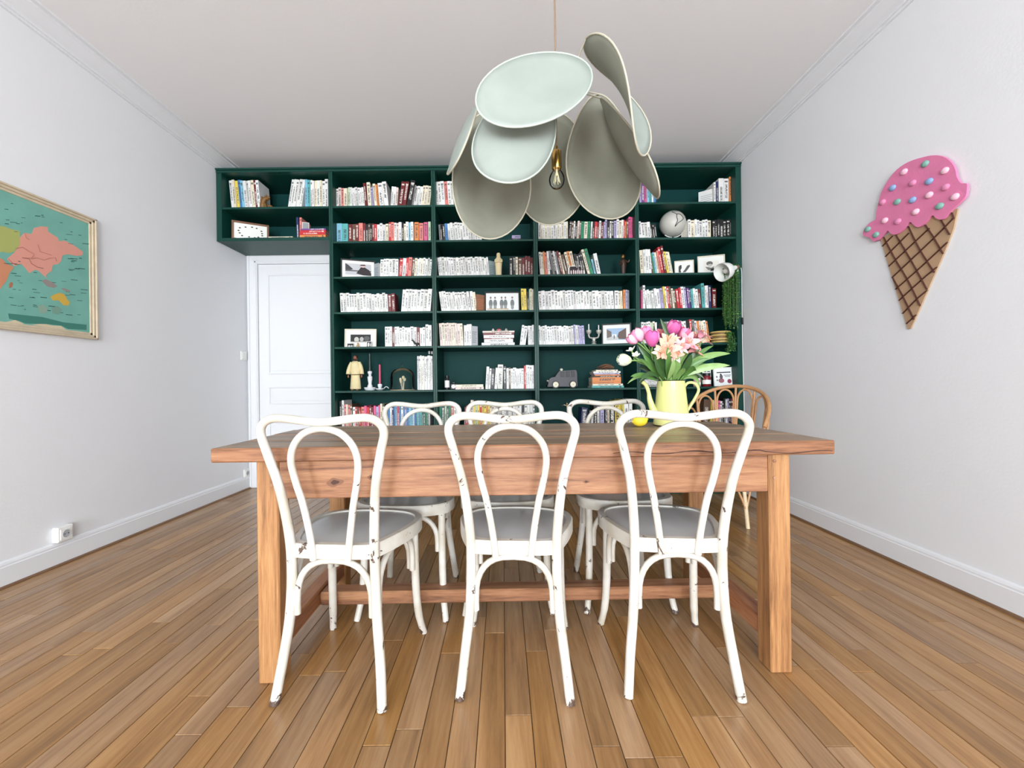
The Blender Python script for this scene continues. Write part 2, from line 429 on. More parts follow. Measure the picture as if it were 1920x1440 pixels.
for i, (c, ww) in enumerate(WIN):
    mb = MB()
    for a, b2 in ((c-ww/2, c-ww/2+.07), (c-.05, c+.05), (c+ww/2-.07, c+ww/2)): mb.box(a, b2, YR-.10, YR-.05, WZ0, WZ1)
    for a, b2 in ((WZ0, WZ0+.09), (1.75, 1.79), (WZ1-.07, WZ1)): mb.box(c-ww/2, c+ww/2, YR-.10, YR-.05, a, b2)
    wf = struct(mb.build('window_%d' % (i+1), M['trim']))
    mb = MB(); mb.box(c-ww/2+.03, c+ww/2-.03, YR-.08, YR-.076, WZ0+.03, WZ1-.03); mb.build('window_pane', M['glass'], wf)

# cornice along the side walls and the back
def cornice(name, side):
    prof = [(0, -.085), (.012, -.085), (.014, -.072), (.022, -.072), (.024, -.060), (.045, -.046), (.075, -.022), (.086, -.015), (.088, -.008), (.112, -.008), (.114, 0), (0, 0)]
    X = XL if side < 0 else XR; s_ = 1 if side < 0 else -1
    mb = MB(); mb.prism([(X+s_*a, ZC+b2) for a, b2 in prof], lambda a, b2, h: (a, h, b2), YR, YB)
    return struct(mb.build(name, M['trim'], fix=True))
cornice('trim_1', -1); cornice('trim_2', 1)
def baseboard(name, side):
    X = XL if side < 0 else XR; s_ = 1 if side < 0 else -1
    prof = [(0, .0), (.016, 0), (.016, .100), (.013, .104), (.013, .112), (.009, .122), (.004, .128), (0, .128)]
    mb = MB(); mb.prism([(X+s_*a, b2) for a, b2 in prof], lambda a, b2, h: (a, h, b2), YR, YB if side < 0 else YF)
    b = struct(mb.build(name, M['trim'], fix=True))
    mb = MB(); mb.prism([(X+s_*a, b2) for a, b2 in ((.016, 0), (.028, 0), (.027, .006), (.022, .011), (.016, .012))], lambda a, b2, h: (a, h, b2), YR, YB if side < 0 else YF)
    mb.build('shoe_moulding', M['shoe'], b, fix=True)
baseboard('baseboard_left', -1); baseboard('baseboard_right', 1)

# panelled door in the back wall, under the bookcase's top box
mb = MB(); DX0, DX1, DZ = -2.345, -1.50, 2.147
mb.box(DX0, DX1, YB-.012, YB+.02, .005, DZ)
door = struct(mb.build('door_1', M['trim']))
def moulding(x0, x1, z0, z1, y, par, nm, wd=.014, dp=.009):
    mb = MB()
    mb.box(x0, x1, y-dp, y, z0, z0+wd, .003); mb.box(x0, x1, y-dp, y, z1-wd, z1, .003)
    mb.box(x0, x0+wd, y-dp, y, z0+wd, z1-wd, .003); mb.box(x1-wd, x1, y-dp, y, z0+wd, z1-wd, .003)
    return mb.build(nm, M['trim'], par)
for z0, z1 in ((1.09, 2.05), (.80, .97), (.16, .63)):
    mb = MB(); mb.box(DX0+.125, DX1-.125, YB-.016, YB-.0125, z0+.03, z1-.03, .003); mb.build('door_panel', M['trim'], door)
    moulding(DX0+.09, DX1-.09, z0, z1, YB-.0122, door, 'panel_moulding')
mb = MB(); mb.box(XL+.002, DX0-.004, YB-.026, YB, 0, DZ+.10, .004)
mb.box(XL+.012, XL+.03, YB-.034, YB-.026, 0, DZ+.086, .003); mb.box(DX0-.03, DX0-.012, YB-.032, YB-.026, 0, DZ+.03, .003)
mb.box(DX0-.004, -1.42, YB-.026, YB, DZ+.004, DZ+.10, .004); mb.box(XL+.012, -1.42, YB-.036, YB-.026, DZ+.075, DZ+.093, .003)
mb.box(DX0-.03, -1.42, YB-.032, YB-.026, DZ+.016, DZ+.032, .003)
struct(mb.build('trim_3', M['trim']))
h = MB(); h.tube([(-1.575, YB-.012, .995), (-1.575, YB-.055, .995)], .011, 10); h.tube([(-1.575, YB-.055, .995), (-1.53, YB-.057, .995), (-1.475, YB-.055, .993)], .009, 10)
h.build('door_handle', M['brass'], door, True)

# ================================================================== BOOKCASE
Z = {1: 2.522, 2: 2.217, 3: 1.911, 4: 1.606, 5: 1.305, 6: .926, 7: .55}
ZBOX = 2.255; ZTOP = 2.852
CX = [(-2.405, -1.483), (-1.450, -.600), (-.5645, .277), (.314, 1.155), (1.187, 2.025)]
bc = thing('bookcase', 'dark green wall-to-wall bookcase with a box over the white door', 'bookcase', (0, 0, 0))
YI = YB - .015
def bpart(nm, x0, x1, y0, y1, z0, z1, bev=.002, m='green'):
    mb = MB(); mb.box(x0, x1, y0, y1, z0, z1, bev); return mb.build(nm, M[m], bc)
# end panels and uprights
bpart('end_panel', XL+.002, -2.405, YF, YI, ZBOX-.028, ZTOP-.036)
bpart('end_panel', 2.025, XR-.002, YF, YI, 0, ZTOP-.036)
for a, b2 in ((-1.483, -1.450), (-.600, -.5645), (.277, .314), (1.155, 1.187)):
    m_ = (a+b2)/2
    bpart('upright', a, m_-.0016, YF, YI, 0, 2.816); bpart('upright', m_+.0016, b2, YF, YI, 0, 2.816)
    bpart('upright_core', m_-.0016, m_+.0016, YF+.004, YI, 0, 2.816, 0)
bpart('top_rail', XL+.002, XR-.002, YF-.004, YF+.03, 2.816, ZTOP-.016)
bpart('top_panel', XL+.002, XR-.002, YF+.03, YI, 2.816, 2.834)
bpart('cornice_strip', XL+.002, XR-.002, YF-.016, YF+.03, ZTOP-.016, ZTOP, .004)
bpart('box_base', -2.405, -1.483, YF, YI, ZBOX-.028, ZBOX)
bpart('shelf', CX[0][0], CX[0][1], YF+.006, YI, Z[1]-.018, Z[1])
for c in range(1, 5):
    for r in range(1, 8):
        bpart('shelf', CX[c][0], CX[c][1], YF+.004, YI, Z[r]-.018, Z[r])
    bpart('plinth', CX[c][0], CX[c][1], YF+.02, YF+.04, 0, .09)
    bpart('shelf', CX[c][0], CX[c][1], YF+.004, YI, .09, .108)
    bpart('back_panel', CX[c][0], CX[c][1], YI-.012, YI, .108, 2.816, 0, 'green_back')
bpart('back_panel', CX[0][0], CX[0][1], YI-.012, YI, ZBOX, 2.816, 0, 'green_back')
YBK = YI - .014        # usable depth ends here

# ================================================================== BOOKS
PAL = {'w': (236,235,232), 'c': (234,224,200), 'k': (26,24,26), 'r': (196,44,52), 'd': (108,26,30), 'p': (222,92,140), 'o': (222,138,72), 'y': (232,206,84),
       'b': (66,128,186), 'l': (132,190,214), 'n': (34,44,92), 'g': (28,140,98), 't': (88,176,176), 'v': (116,70,140), 'e': (128,128,128), 'm': (98,70,52),
       's': (226,132,122), 'L': (176,168,206), 'G': (190,208,180), 'f': (226,206,196), 'a': (216,214,210), 'q': (60,62,30), 'T': (30,84,80)}
CNAME = {'w': 'white', 'c': 'cream', 'k': 'black', 'r': 'red', 'd': 'dark red', 'p': 'pink', 'o': 'orange', 'y': 'yellow', 'b': 'blue', 'l': 'light blue', 'n': 'navy', 'g': 'green',
         't': 'turquoise', 'v': 'violet', 'e': 'grey', 'm': 'brown', 's': 'salmon', 'L': 'lavender', 'G': 'pale green', 'f': 'pale pink', 'a': 'off-white', 'q': 'olive', 'T': 'dark teal'}
ORD = ['first','second','third','fourth','fifth','sixth','seventh','eighth','ninth','tenth','eleventh','twelfth','thirteenth','fourteenth','fifteenth','sixteenth','seventeenth','eighteenth','nineteenth',
       'twentieth'] + ['twenty-'+k for k in ('first','second','third','fourth','fifth','sixth','seventh','eighth','ninth')] + ['thirtieth'] + ['thirty-'+k for k in ('first','second','third','fourth','fifth','sixth','seventh','eighth','ninth')] + \
      ['fortieth'] + ['forty-'+k for k in ('first','second','third','fourth','fifth','sixth','seventh','eighth','ninth')] + ['fiftieth'] + ['fifty-'+k for k in ('first','second','third')]
ROWN = {1: 'top shelf', 2: 'second shelf', 3: 'third shelf', 4: 'fourth shelf', 5: 'fifth shelf', 6: 'sixth shelf', 7: 'seventh shelf'}
COLN = {1: 'box above the door', 2: 'second bookcase column', 3: 'third bookcase column', 4: 'fourth bookcase column', 5: 'fifth bookcase column'}
rb = random.Random(5)
BOOKS = []      # every book: dict(w,h,dp,col,loc,ang,cell,x)
YS = YF + .075  # plane of the spines
def jit(c, a=.05):
    k = 1 + rb.uniform(-a, a)
    return tuple(min(1.0, s2l(v)*k*(1+rb.uniform(-.02, .02))) for v in c) + (1.0,)
def shelf(c, r, segs):
    zb = ZBOX if (c == 1 and r == 2) else Z[r]
    for sg in segs:
        x0, x1, n, yt, lean, codes = sg[:6]
        set_back = sg[6] if len(sg) > 6 else 0.0
        ws = [rb.uniform(.75, 1.25) for _ in range(n)]; sm = sum(ws)
        ym = yt + 20
        X0 = at(x0, ym, YS).x; X1 = at(x1, ym, YS).x
        x = X0
        for i in range(n):
            wdt = (X1-X0)*ws[i]/sm; cx = x0 + (x1-x0)*(i+.5)/n
            h_ = at(cx, yt, YS).z - zb + rb.uniform(-.008, .006)
            lx = lean*YS/F; ang = math.atan2(lx, h_)
            h2 = h_/math.cos(ang) if abs(ang) > 0 else h_
            BOOKS.append(dict(w=max(.005, wdt*math.cos(ang)-.0012), h=h2, dp=rb.uniform(.115, .15) if h_ < .2 else rb.uniform(.15, .2), code=codes[i % len(codes)], x=x, w0=wdt,
                              y=YS+rb.uniform(0, .012)+set_back, z=zb, ang=ang, c=c, r=r, flat=False))
            x += wdt
def stack(c, r, x0, x1, ybase, items, dy=0.0):
    """horizontal pile, spines to the room; items = (height px, code, inset left px, inset right px) from the bottom"""
    zb = ZBOX if (c == 1 and r == 2) else Z[r]
    z = zb
    for (hp, code, il, ir) in items:
        X0 = at(x0+il, ybase, YS).x; X1 = at(x1-ir, ybase, YS).x; t = hp*YS/F
        BOOKS.append(dict(w=t-.001, h=X1-X0, dp=.16+rb.uniform(-.01, .03), code=code, x=X0, w0=t, y=YS+dy+rb.uniform(0, .01), z=z, ang=0, c=c, r=r, flat=True))
        z += t
shelf(1, 1, [(434, 489, 11, 337, -5, 'wcyblwawcdw'), (538, 563, 5, 337, 9, 'wwwww'), (571, 615, 9, 337, 0, 'ltwwcwcww')])
shelf(1, 2, [(556, 560.5, 1, 407, -1, 'n'), (561, 565, 1, 408, 0, 's')])
stack(1, 2, 509, 554, 443, [(3.4, 'c', 0, 0)], -.06)
stack(1, 2, 567, 615, 440, [(6, 'o', 0, 0), (4.5, 'r', 0, 0), (4.5, 'r', 0, 0), (3, 'v', 2, 0)], -.055)
shelf(2, 1, [(629, 651, 4, 352, 0, 'wfsc'), (651.5, 656, 1, 352, 0, 'G'), (656.5, 684, 8, 351, -3, 'wawwawww'), (684, 689, 1, 343, -4, 'd'), (689.5, 696, 1, 341, -3, 'c'), (697, 701, 1, 350, -3, 'L'), (702, 711, 2, 344, -4, 'co'),
             (711.5, 720, 1, 342, -4, 'w'), (721, 729, 1, 341, -5, 'w'), (731.5, 744, 3, 350, 3, 'wwf'), (744.5, 759, 2, 340, 8, 'dd'), (760, 769, 1, 338, 10, 'k'), (770, 773, 1, 348, 8, 'e'), (773.5, 805, 6, 349, 5, 'awwccc')])
shelf(2, 2, [(631, 652, 2, 418, 0, 'lt'), (652.5, 672, 3, 419, 0, 'dmd'), (672.5, 680, 1, 418, 0, 's'), (680.5, 706, 6, 419, 0, 'dkmkdr'), (706.5, 728, 4, 419, 0, 'wwac'), (728.5, 775, 10, 417, 0, 'rswfwkcwlw'),
             (776.5, 785, 1, 417, 0, 'o'), (786, 793.5, 1, 417, 0, 's'), (794.5, 801.5, 1, 416, 0, 'p'), (802.5, 807.5, 1, 416, 0, 'G')])
shelf(2, 3, [(712.5, 746, 6, 485, 1, 'wwwwaw'), (746.5, 770, 4, 483, 3, 'rwrs'), (770.5, 807, 9, 484, 3, 'mcwwcwwaw')])
shelf(2, 4, [(638, 728, 17, 550, -1.5, 'wawwwwaww'), (728.5, 741, 2, 551, -1, 'dd'), (751, 806.5, 9, 542, 4, 'wwawwwwaw')])
shelf(2, 5, [(721, 797, 15, 613, 0, 'wwwdwwwww'), (797.5, 809, 2, 608, 0, 'ww')])
shelf(2, 6, [(782, 811, 11, 667, 0, 'wawcwwaw')])
shelf(2, 7, [(636, 644, 2, 752, 0, 'kw'), (644.5, 660, 4, 758, 0, 'sfsm'), (660.5, 676, 4, 764, 0, 'wrmr'), (676.5, 700, 5, 762, 0, 'sprdd'), (700.5, 712, 3, 761, 0, 'pLp'), (712.5, 721, 2, 758, 0, 'cq'),
             (722, 770, 14, 760, 0, 'lbbwnblrbwbLbl'), (770.5, 806, 12, 762, 0, 'lwbtlttTTgTw')])
shelf(3, 1, [(819, 851, 6, 340, -3, 'wwwsww'), (851.5, 862, 2, 342, -3, 'dd'), (866, 905, 7, 345, 0, 'wmwcwmw')])
shelf(3, 2, [(824, 830, 2, 419, -2, 'ek'), (831, 841, 2, 419, -2, 'kb'), (841.5, 904, 14, 418, -3, 'wwawwww')])
stack(3, 2, 952, 978, 447, [(4, 'a', 0, 0), (3, 'k', 3, 0), (6, 'L', 8, 2)])
shelf(3, 3, [(823, 918, 22, 482, -3, 'wwawwwwaww'), (955, 961, 1, 481, 0, 'k'), (962, 966, 1, 480, 0, 'k'), (966.5, 971, 1, 480, 0, 'c'), (971.5, 999.5, 5, 481, 0, 'mdddd')])
shelf(3, 4, [(828, 884, 13, 547, -5, 'wwwwaww'), (884.5, 895, 2, 547, -4, 'wc'), (978, 988, 2, 542, -1, 'yy'), (988.5, 991.5, 1, 546, 0, 'k'), (992, 1000, 3, 541, 0, 'Gcc')])
shelf(3, 5, [(825, 869, 10, 605, -2, 'fcfffcff'), (869.5, 884, 3, 608, 0, 'waw'), (974, 985, 2, 611, 5, 'ww'), (990, 1001, 3, 610, 0, 'waw')])
stack(3, 5, 903, 965, 648, [(6.5, 'a', 0, 0), (6.5, 'w', 5, 3), (2.2, 'd', 5, 3), (5.5, 'w', 4, 1), (4.8, 'd', 3, 1), (3.2, 'f', 2, 0)])
stack(3, 6, 854, 907, 729, [(4.6, 'f', 0, 0), (4.6, 'c', 0, 1)])
shelf(3, 6, [(909.5, 914.5, 1, 688, 3, 'w'), (915, 919, 1, 690, 3, 'w'), (919.5, 926, 1, 691, 2, 'k'), (926.5, 931.5, 1, 690, 3, 'w'), (932, 942, 1, 682, 1.5, 'a'), (943.5, 949, 1, 685, 0, 'k'), (949.5, 982, 9, 690, 0, 'wmwawwwww'), (982.5, 1001, 5, 684, 0, 'rwwww')])
shelf(3, 7, [(819, 858, 9, 760, 1, 'TgTGTgrww'), (869, 880, 3, 762, 2, 'dro'), (880.5, 886, 1, 750, 2, 'f'), (887, 922, 9, 757, 0, 'yGyryyoyc'), (922.5, 960, 10, 758, 0, 'cakwmwwkww'), (960.5, 1003, 9, 757, 1, 'wawwkwwww')])
shelf(4, 1, [(1110, 1178, 11, 348, 0, 'wwawfwaww')])
shelf(4, 2, [(1009, 1013.5, 1, 410, 0, 'a'), (1014, 1065, 13, 415, 0, 'cwcwcwawcw'), (1065.5, 1088, 6, 415, 3, 'kmwkfm'), (1088.5, 1106, 3, 416, 2, 'gcg'), (1107, 1134, 7, 415, 2, 'wkrdwdL'), (1134.5, 1160, 6, 412, 1, 'LkwkLw'), (1160.5, 1178, 5, 413, 1, 'cwrom'), (1178.5, 1187, 2, 406, 0, 'pp')])
shelf(4, 3, [(1013, 1032, 5, 471, -3, 'wcosw'), (1033, 1052, 5, 471, -9, 'kekwe'), (1053, 1061, 2, 472, -10, 'dc'), (1062, 1067, 1, 476, -10, 'm'), (1068, 1083, 3, 472, -10, 'coc'), (1083.5, 1099, 5, 475, -8, 'kkkkk'), (1103, 1108, 1, 469, -13, 'c'), (1108.5, 1114.5, 1, 467, -13, 'g'), (1115.5, 1119, 1, 486, -7, 'l'), (1120.5, 1127.5, 1, 475, -8, 'w')])
shelf(4, 4, [(1011, 1152, 26, 545, -2, 'wwawwwwwaw'), (1152.5, 1160, 1, 545, 0, 'w'), (1160.5, 1168, 2, 545, -1, 'cc'), (1168.5, 1173, 1, 544, 0, 'o'), (1173.5, 1180, 2, 544, 0, 'Le')])
shelf(4, 5, [(1011, 1077, 15, 611, -2, 'waawww'), (1077.5, 1097, 5, 610, -2, 'LaLLL')])
stack(4, 6, 1110, 1170, 726, [(4, 't', 0, 0), (3.5, 'c', 1, 2), (3.5, 'o', 1, 5), (9, 'o', 1, 5), (2.5, 'k', 5, 5), (2.5, 'o', 6, 6), (2.5, 'L', 4, 8), (3.5, 'w', 3, 6), (3, 'c', 8, 11)])
shelf(4, 7, [(1088, 1099, 1, 764, 3, 'n'), (1104, 1112, 2, 770, 2, 'ew'), (1114, 1124, 2, 762, 0, 'kw'), (1125.5, 1133, 1, 758, 0, 'L'), (1134.5, 1143, 2, 757, 0, 'kc'), (1144, 1153, 1, 755, 0, 'k'), (1153.5, 1163, 1, 752, 0, 'y'), (1163.5, 1170, 1, 750, 0, 'y'), (1170.5, 1179, 1, 749, 0, 'w'), (1179.5, 1185.5, 1, 749, 0, 'w')])
shelf(5, 1, [(1199, 1203, 1, 331, 0, 'L'), (1203.5, 1218, 3, 334, 0, 'vpl'), (1218.5, 1232, 4, 338, 0, 'twbn'), (1339.5, 1347, 2, 340, 0, 'wn'), (1347.5, 1357, 1, 333, 0, 'w'), (1358, 1367, 1, 335, 0, 'w'), (1367.5, 1372.5, 1, 331, 0, 'o')])
shelf(5, 2, [(1199, 1222, 4, 416, -3, 'wwaw'), (1222.5, 1233, 3, 419, -3, 'kkk'), (1291, 1334, 8, 412, 0, 'wcwwaw'), (1336, 1374, 7, 411, 0, 'kkkkkkk')])
shelf(5, 3, [(1202, 1222, 4, 468, -2.5, 'cwww'), (1223, 1237, 4, 473, -6, 'mglc'), (1237.5, 1241, 1, 470, -6, 's'), (1241.5, 1251, 2, 462, -8, 'rd'), (1251.5, 1263, 3, 471, -8, 'ycc')])
shelf(5, 4, [(1202, 1205, 1, 545, 0, 'p'), (1205.5, 1210, 1, 534, 0, 'w'), (1213, 1229, 4, 544, -4, 'wwaw'), (1230, 1246, 3, 541, -4, 'wwL'), (1246.5, 1262, 4, 536, -4, 'ywrm'), (1262.5, 1276, 3, 542, -4, 'cmr'), (1276.5, 1290, 3, 538, -4, 'rwL'), (1290.5, 1298, 2, 541, -3, 'vn'), (1298.5, 1316, 4, 541, -3, 'twwd'), (1316.5, 1322, 1, 532, -2, 't'), (1322.5, 1334, 3, 535, -1, 'wwn'), (1335, 1343, 1, 540, 0, 'd')])
shelf(5, 5, [(1203, 1232, 7, 603, 0, 'wawwGcw'), (1247, 1261, 2, 602, -3, 'ea'), (1262, 1290, 6, 601, -3, 'wwwaww'), (1291, 1306, 3, 600, -4, 'kre'), (1306.5, 1332, 6, 601, -5, 'wofcwo')])
stack(5, 6, 1206, 1242, 716, [(4, 'k', 0, 0), (4, 'w', 1, 2), (4, 'w', 2, 4), (3, 'a', 3, 6)])
shelf(5, 7, [(1318, 1330, 1, 748, 3, 'm'), (1330.5, 1342, 3, 751, 4, 'ycw'), (1343, 1356, 3, 752, 4, 'pwk'), (1356.5, 1376, 6, 748, 1, 'kwLkdk')])

def book_geo(mb, b):
    """covers, spine and recessed page block; local axes x = thickness, y = depth, z = height"""
    w_, h_, d_ = b['w'], b['h'], b['dp']; t = min(.0022, w_*.18)
    c = jit(PAL[b['code']]); pg = (.70, .66, .56, 1)
    k = rb.randint(0, 60)
    mb.col = c
    sp = [(k+.02, 0), (k+.98, 0), (k+.98, 1), (k+.02, 1)]
    no = [(-1, -1)]*4
    def bx(x0, x1, y0, y1, z0, z1, front):
        vs = [(x0,y0,z0),(x1,y0,z0),(x1,y1,z0),(x0,y1,z0),(x0,y0,z1),(x1,y0,z1),(x1,y1,z1),(x0,y1,z1)]
        mb.add(vs, [(3,2,1,0),(4,5,6,7),(0,1,5,4),(1,2,6,5),(2,3,7,6),(3,0,4,7)], [no, no, sp if front else no, no, no, no])
    bx(0, w_, 0, t, 0, h_, True)
    bx(0, t, t, d_, 0, h_, False); bx(w_-t, w_, t, d_, 0, h_, False)
    mb.col = pg; bx(t, w_-t, t, d_-.003, .002, h_-.004, False)
def book_mat(b):
    if b['flat']:   # lies on its side: height runs along x
        Mx = Matrix.Translation((b['x'], b['y'], b['z']+b['w'])) @ Matrix.Rotation(R(90), 4, 'Y')
        return Mx
    a = b['ang']; w0 = b['w']
    if a >= 0:      # leans right: pivots on the lower right corner
        return Matrix.Translation((b['x']+b['w0'], b['y'], b['z'])) @ Matrix.Rotation(a, 4, 'Y') @ Matrix.Translation((-w0, 0, 0))
    return Matrix.Translation((b['x'], b['y'], b['z'])) @ Matrix.Rotation(a, 4, 'Y')
# number the books of each shelf from the left, then keep the 300 that show largest
cells = {}
for b in BOOKS: cells.setdefault((b['c'], b['r'], b['flat']), []).append(b)
for key, l in cells.items():
    l.sort(key=lambda q: (q['z'] if q['flat'] else q['x']))
    for i, b in enumerate(l): b['n'] = i
def shows(b):
    a = b['w']*b['h']
    if b['r'] == 7: a *= (3.0 if b['c'] == 4 else .35)
    if (b['c'], b['r']) in ((4, 1),): a *= .3
    if b['flat']: a *= 1.6
    return a
order = sorted(BOOKS, key=shows, reverse=True)
single = set(id(b) for b in order[:298])
rest = MB()
for b in BOOKS:
    if id(b) in single:
        mb = MB(); book_geo(mb, b); o = mb.build('book', M['book']); o.matrix_world = book_mat(b)
        slim = 'slim ' if b['w'] < .017 else ('thick ' if b['w'] > .032 else '')
        if b['flat']:
            lab = '%s%s book lying flat, %s from the bottom, %s, %s' % (slim, CNAME[b['code']], ORD[b['n']], ROWN[b['r']], COLN[b['c']])
        else:
            lean = 'leaning ' if abs(b['ang']) > .1 else ''
            lab = '%s%s%s book, %s upright from left, %s, %s' % (slim, lean, CNAME[b['code']], ORD[b['n']], ROWN[b['r']], COLN[b['c']])
        tag(o, lab, 'book', 'books in the green bookcase')
    else:
        rest.M = book_mat(b); book_geo(rest, b)
o = rest.build('small_books', M['book']); tag(o, 'many slim paperbacks filling the gaps on the green bookcase shelves', 'books'); o['kind'] = 'stuff'
print('books', len(BOOKS))

# ================================================================== TABLE
TR = R(.75)      # right end stands a touch further back
tc_ = Vector((.066, 1.663, 0))
tbl = thing('dining_table', 'long reclaimed-oak farmhouse dining table with weathered plank top', 'table', tc_, TR)
HX, HY = 1.0, .352; TT = .770; TH = .046
LX, LYF = .873, .322
mbp = [(-HY, -.165), (-.165, .02), (.02, .19), (.19, HY)]
rt = random.Random(3)
for k, (y0, y1) in enumerate(mbp):
    dz = rt.uniform(-.0015, .0015); e = rt.uniform(-.004, .004)
    mb = MB(); mb.box(-HX+e, HX+e, y0+.001, y1-.001, TT-TH, TT+dz, .004)
    for i, f in enumerate(mb.f):
        a, b2, c = (Vector(mb.v[q]) for q in f[:3]); n = (b2-a).cross(c-a).normalized()
        mb.m[i] = 0 if n.z > .8 else 1
    mb.build('tabletop_plank', [M['tabtop'], M['tabx']], tbl)
for sx in (-1, 1):
    for sy in (-1, 1):
        mb = MB(); x0 = sx*LX - (0 if sx < 0 else .071); y0 = sy*LYF - (0 if sy < 0 else .071)
        mb.box(x0, x0+.071, y0, y0+.071, 0, TT-TH, .004)
        lg = mb.build('leg', M['tabz'], tbl)
        pg = MB()
        if sy < 0:
            for zz in (.70, .645): pg.tube([(x0+.018 if sx > 0 else x0+.05, y0-.0025, zz), (x0+.018 if sx > 0 else x0+.05, y0+.01, zz)], .0055, 10)
            pg.build('peg', M['tabx'], lg)
for sy in (-1, 1):
    mb = MB(); y0 = sy*LYF + (.004 if sy < 0 else -.034)
    mb.box(-LX+.071, LX-.071, y0, y0+.03, .598, TT-TH, .003); mb.build('apron', M['tabx'], tbl)
for sx in (-1, 1):
    mb = MB(); x0 = sx*LX + (.004 if sx < 0 else -.034)
    mb.box(x0, x0+.03, -LYF+.071, LYF-.071, .598, TT-TH, .003); mb.build('apron', M['taby'], tbl)
    mb = MB(); x0 = sx*LX - (-.006 if sx < 0 else .065)
    mb.box(x0, x0+.059, -LYF+.071, LYF-.071, .085, .150, .005); mb.build('side_stretcher', M['taby'], tbl)
mb = MB(); mb.box(-LX+.065, LX-.065, -.012, .058, .087, .139, .005); mb.build('long_stretcher', M['tabx'], tbl)

for (kx, kz, ks) in ((-.62, .650, 1.0), (-.50, .664, .55), (.20, .640, .4)):
    P = crom([(kx+.024*ks*math.cos(a)*(1+.25*math.sin(2*a+kx*9)), kz+.014*ks*math.sin(a)*(1+.2*math.cos(3*a)), 0) for a in [k*math.pi/6 for k in range(12)]], 2, True)
    mb = MB(); mb.prism([(p.x, p.y) for p in P], lambda a, b2, h_: (a, h_, b2), -LYF+.0036, -LYF+.006); kn = mb.build('wood_knot', mat('knot_rim', rgb(120,80,56), .6) if 'knot_rim' not in bpy.data.materials else bpy.data.materials['knot_rim'], tbl, fix=True)
    mb = MB(); mb.prism([(kx+(p.x-kx)*.5, kz+(p.y-kz)*.55) for p in P], lambda a, b2, h_: (a, h_, b2), -LYF+.0033, -LYF+.006); mb.build('knot_heart', mat('knot_heart', rgb(70,42,30), .7) if 'knot_heart' not in bpy.data.materials else bpy.data.materials['knot_heart'], kn, fix=True)
rs = random.Random(2); up = []; lo = []
for k in range(40):
    x = .28 + .71*k/39; zc = TT-.033 + .004*math.sin(k*.55) - (.004 if k > 26 else 0); th = .0012 + .002*rs.random()*math.sin(math.pi*k/39)
    up.append((x, zc+th)); lo.append((x, zc-th*.7))
mb = MB(); mb.prism(up + lo[::-1], lambda a, b2, h_: (a, h_, b2), -HY+.0004, -HY+.004); mb.build('edge_split', mat('dark_split', rgb(66,38,26), .8), tbl, fix=True)

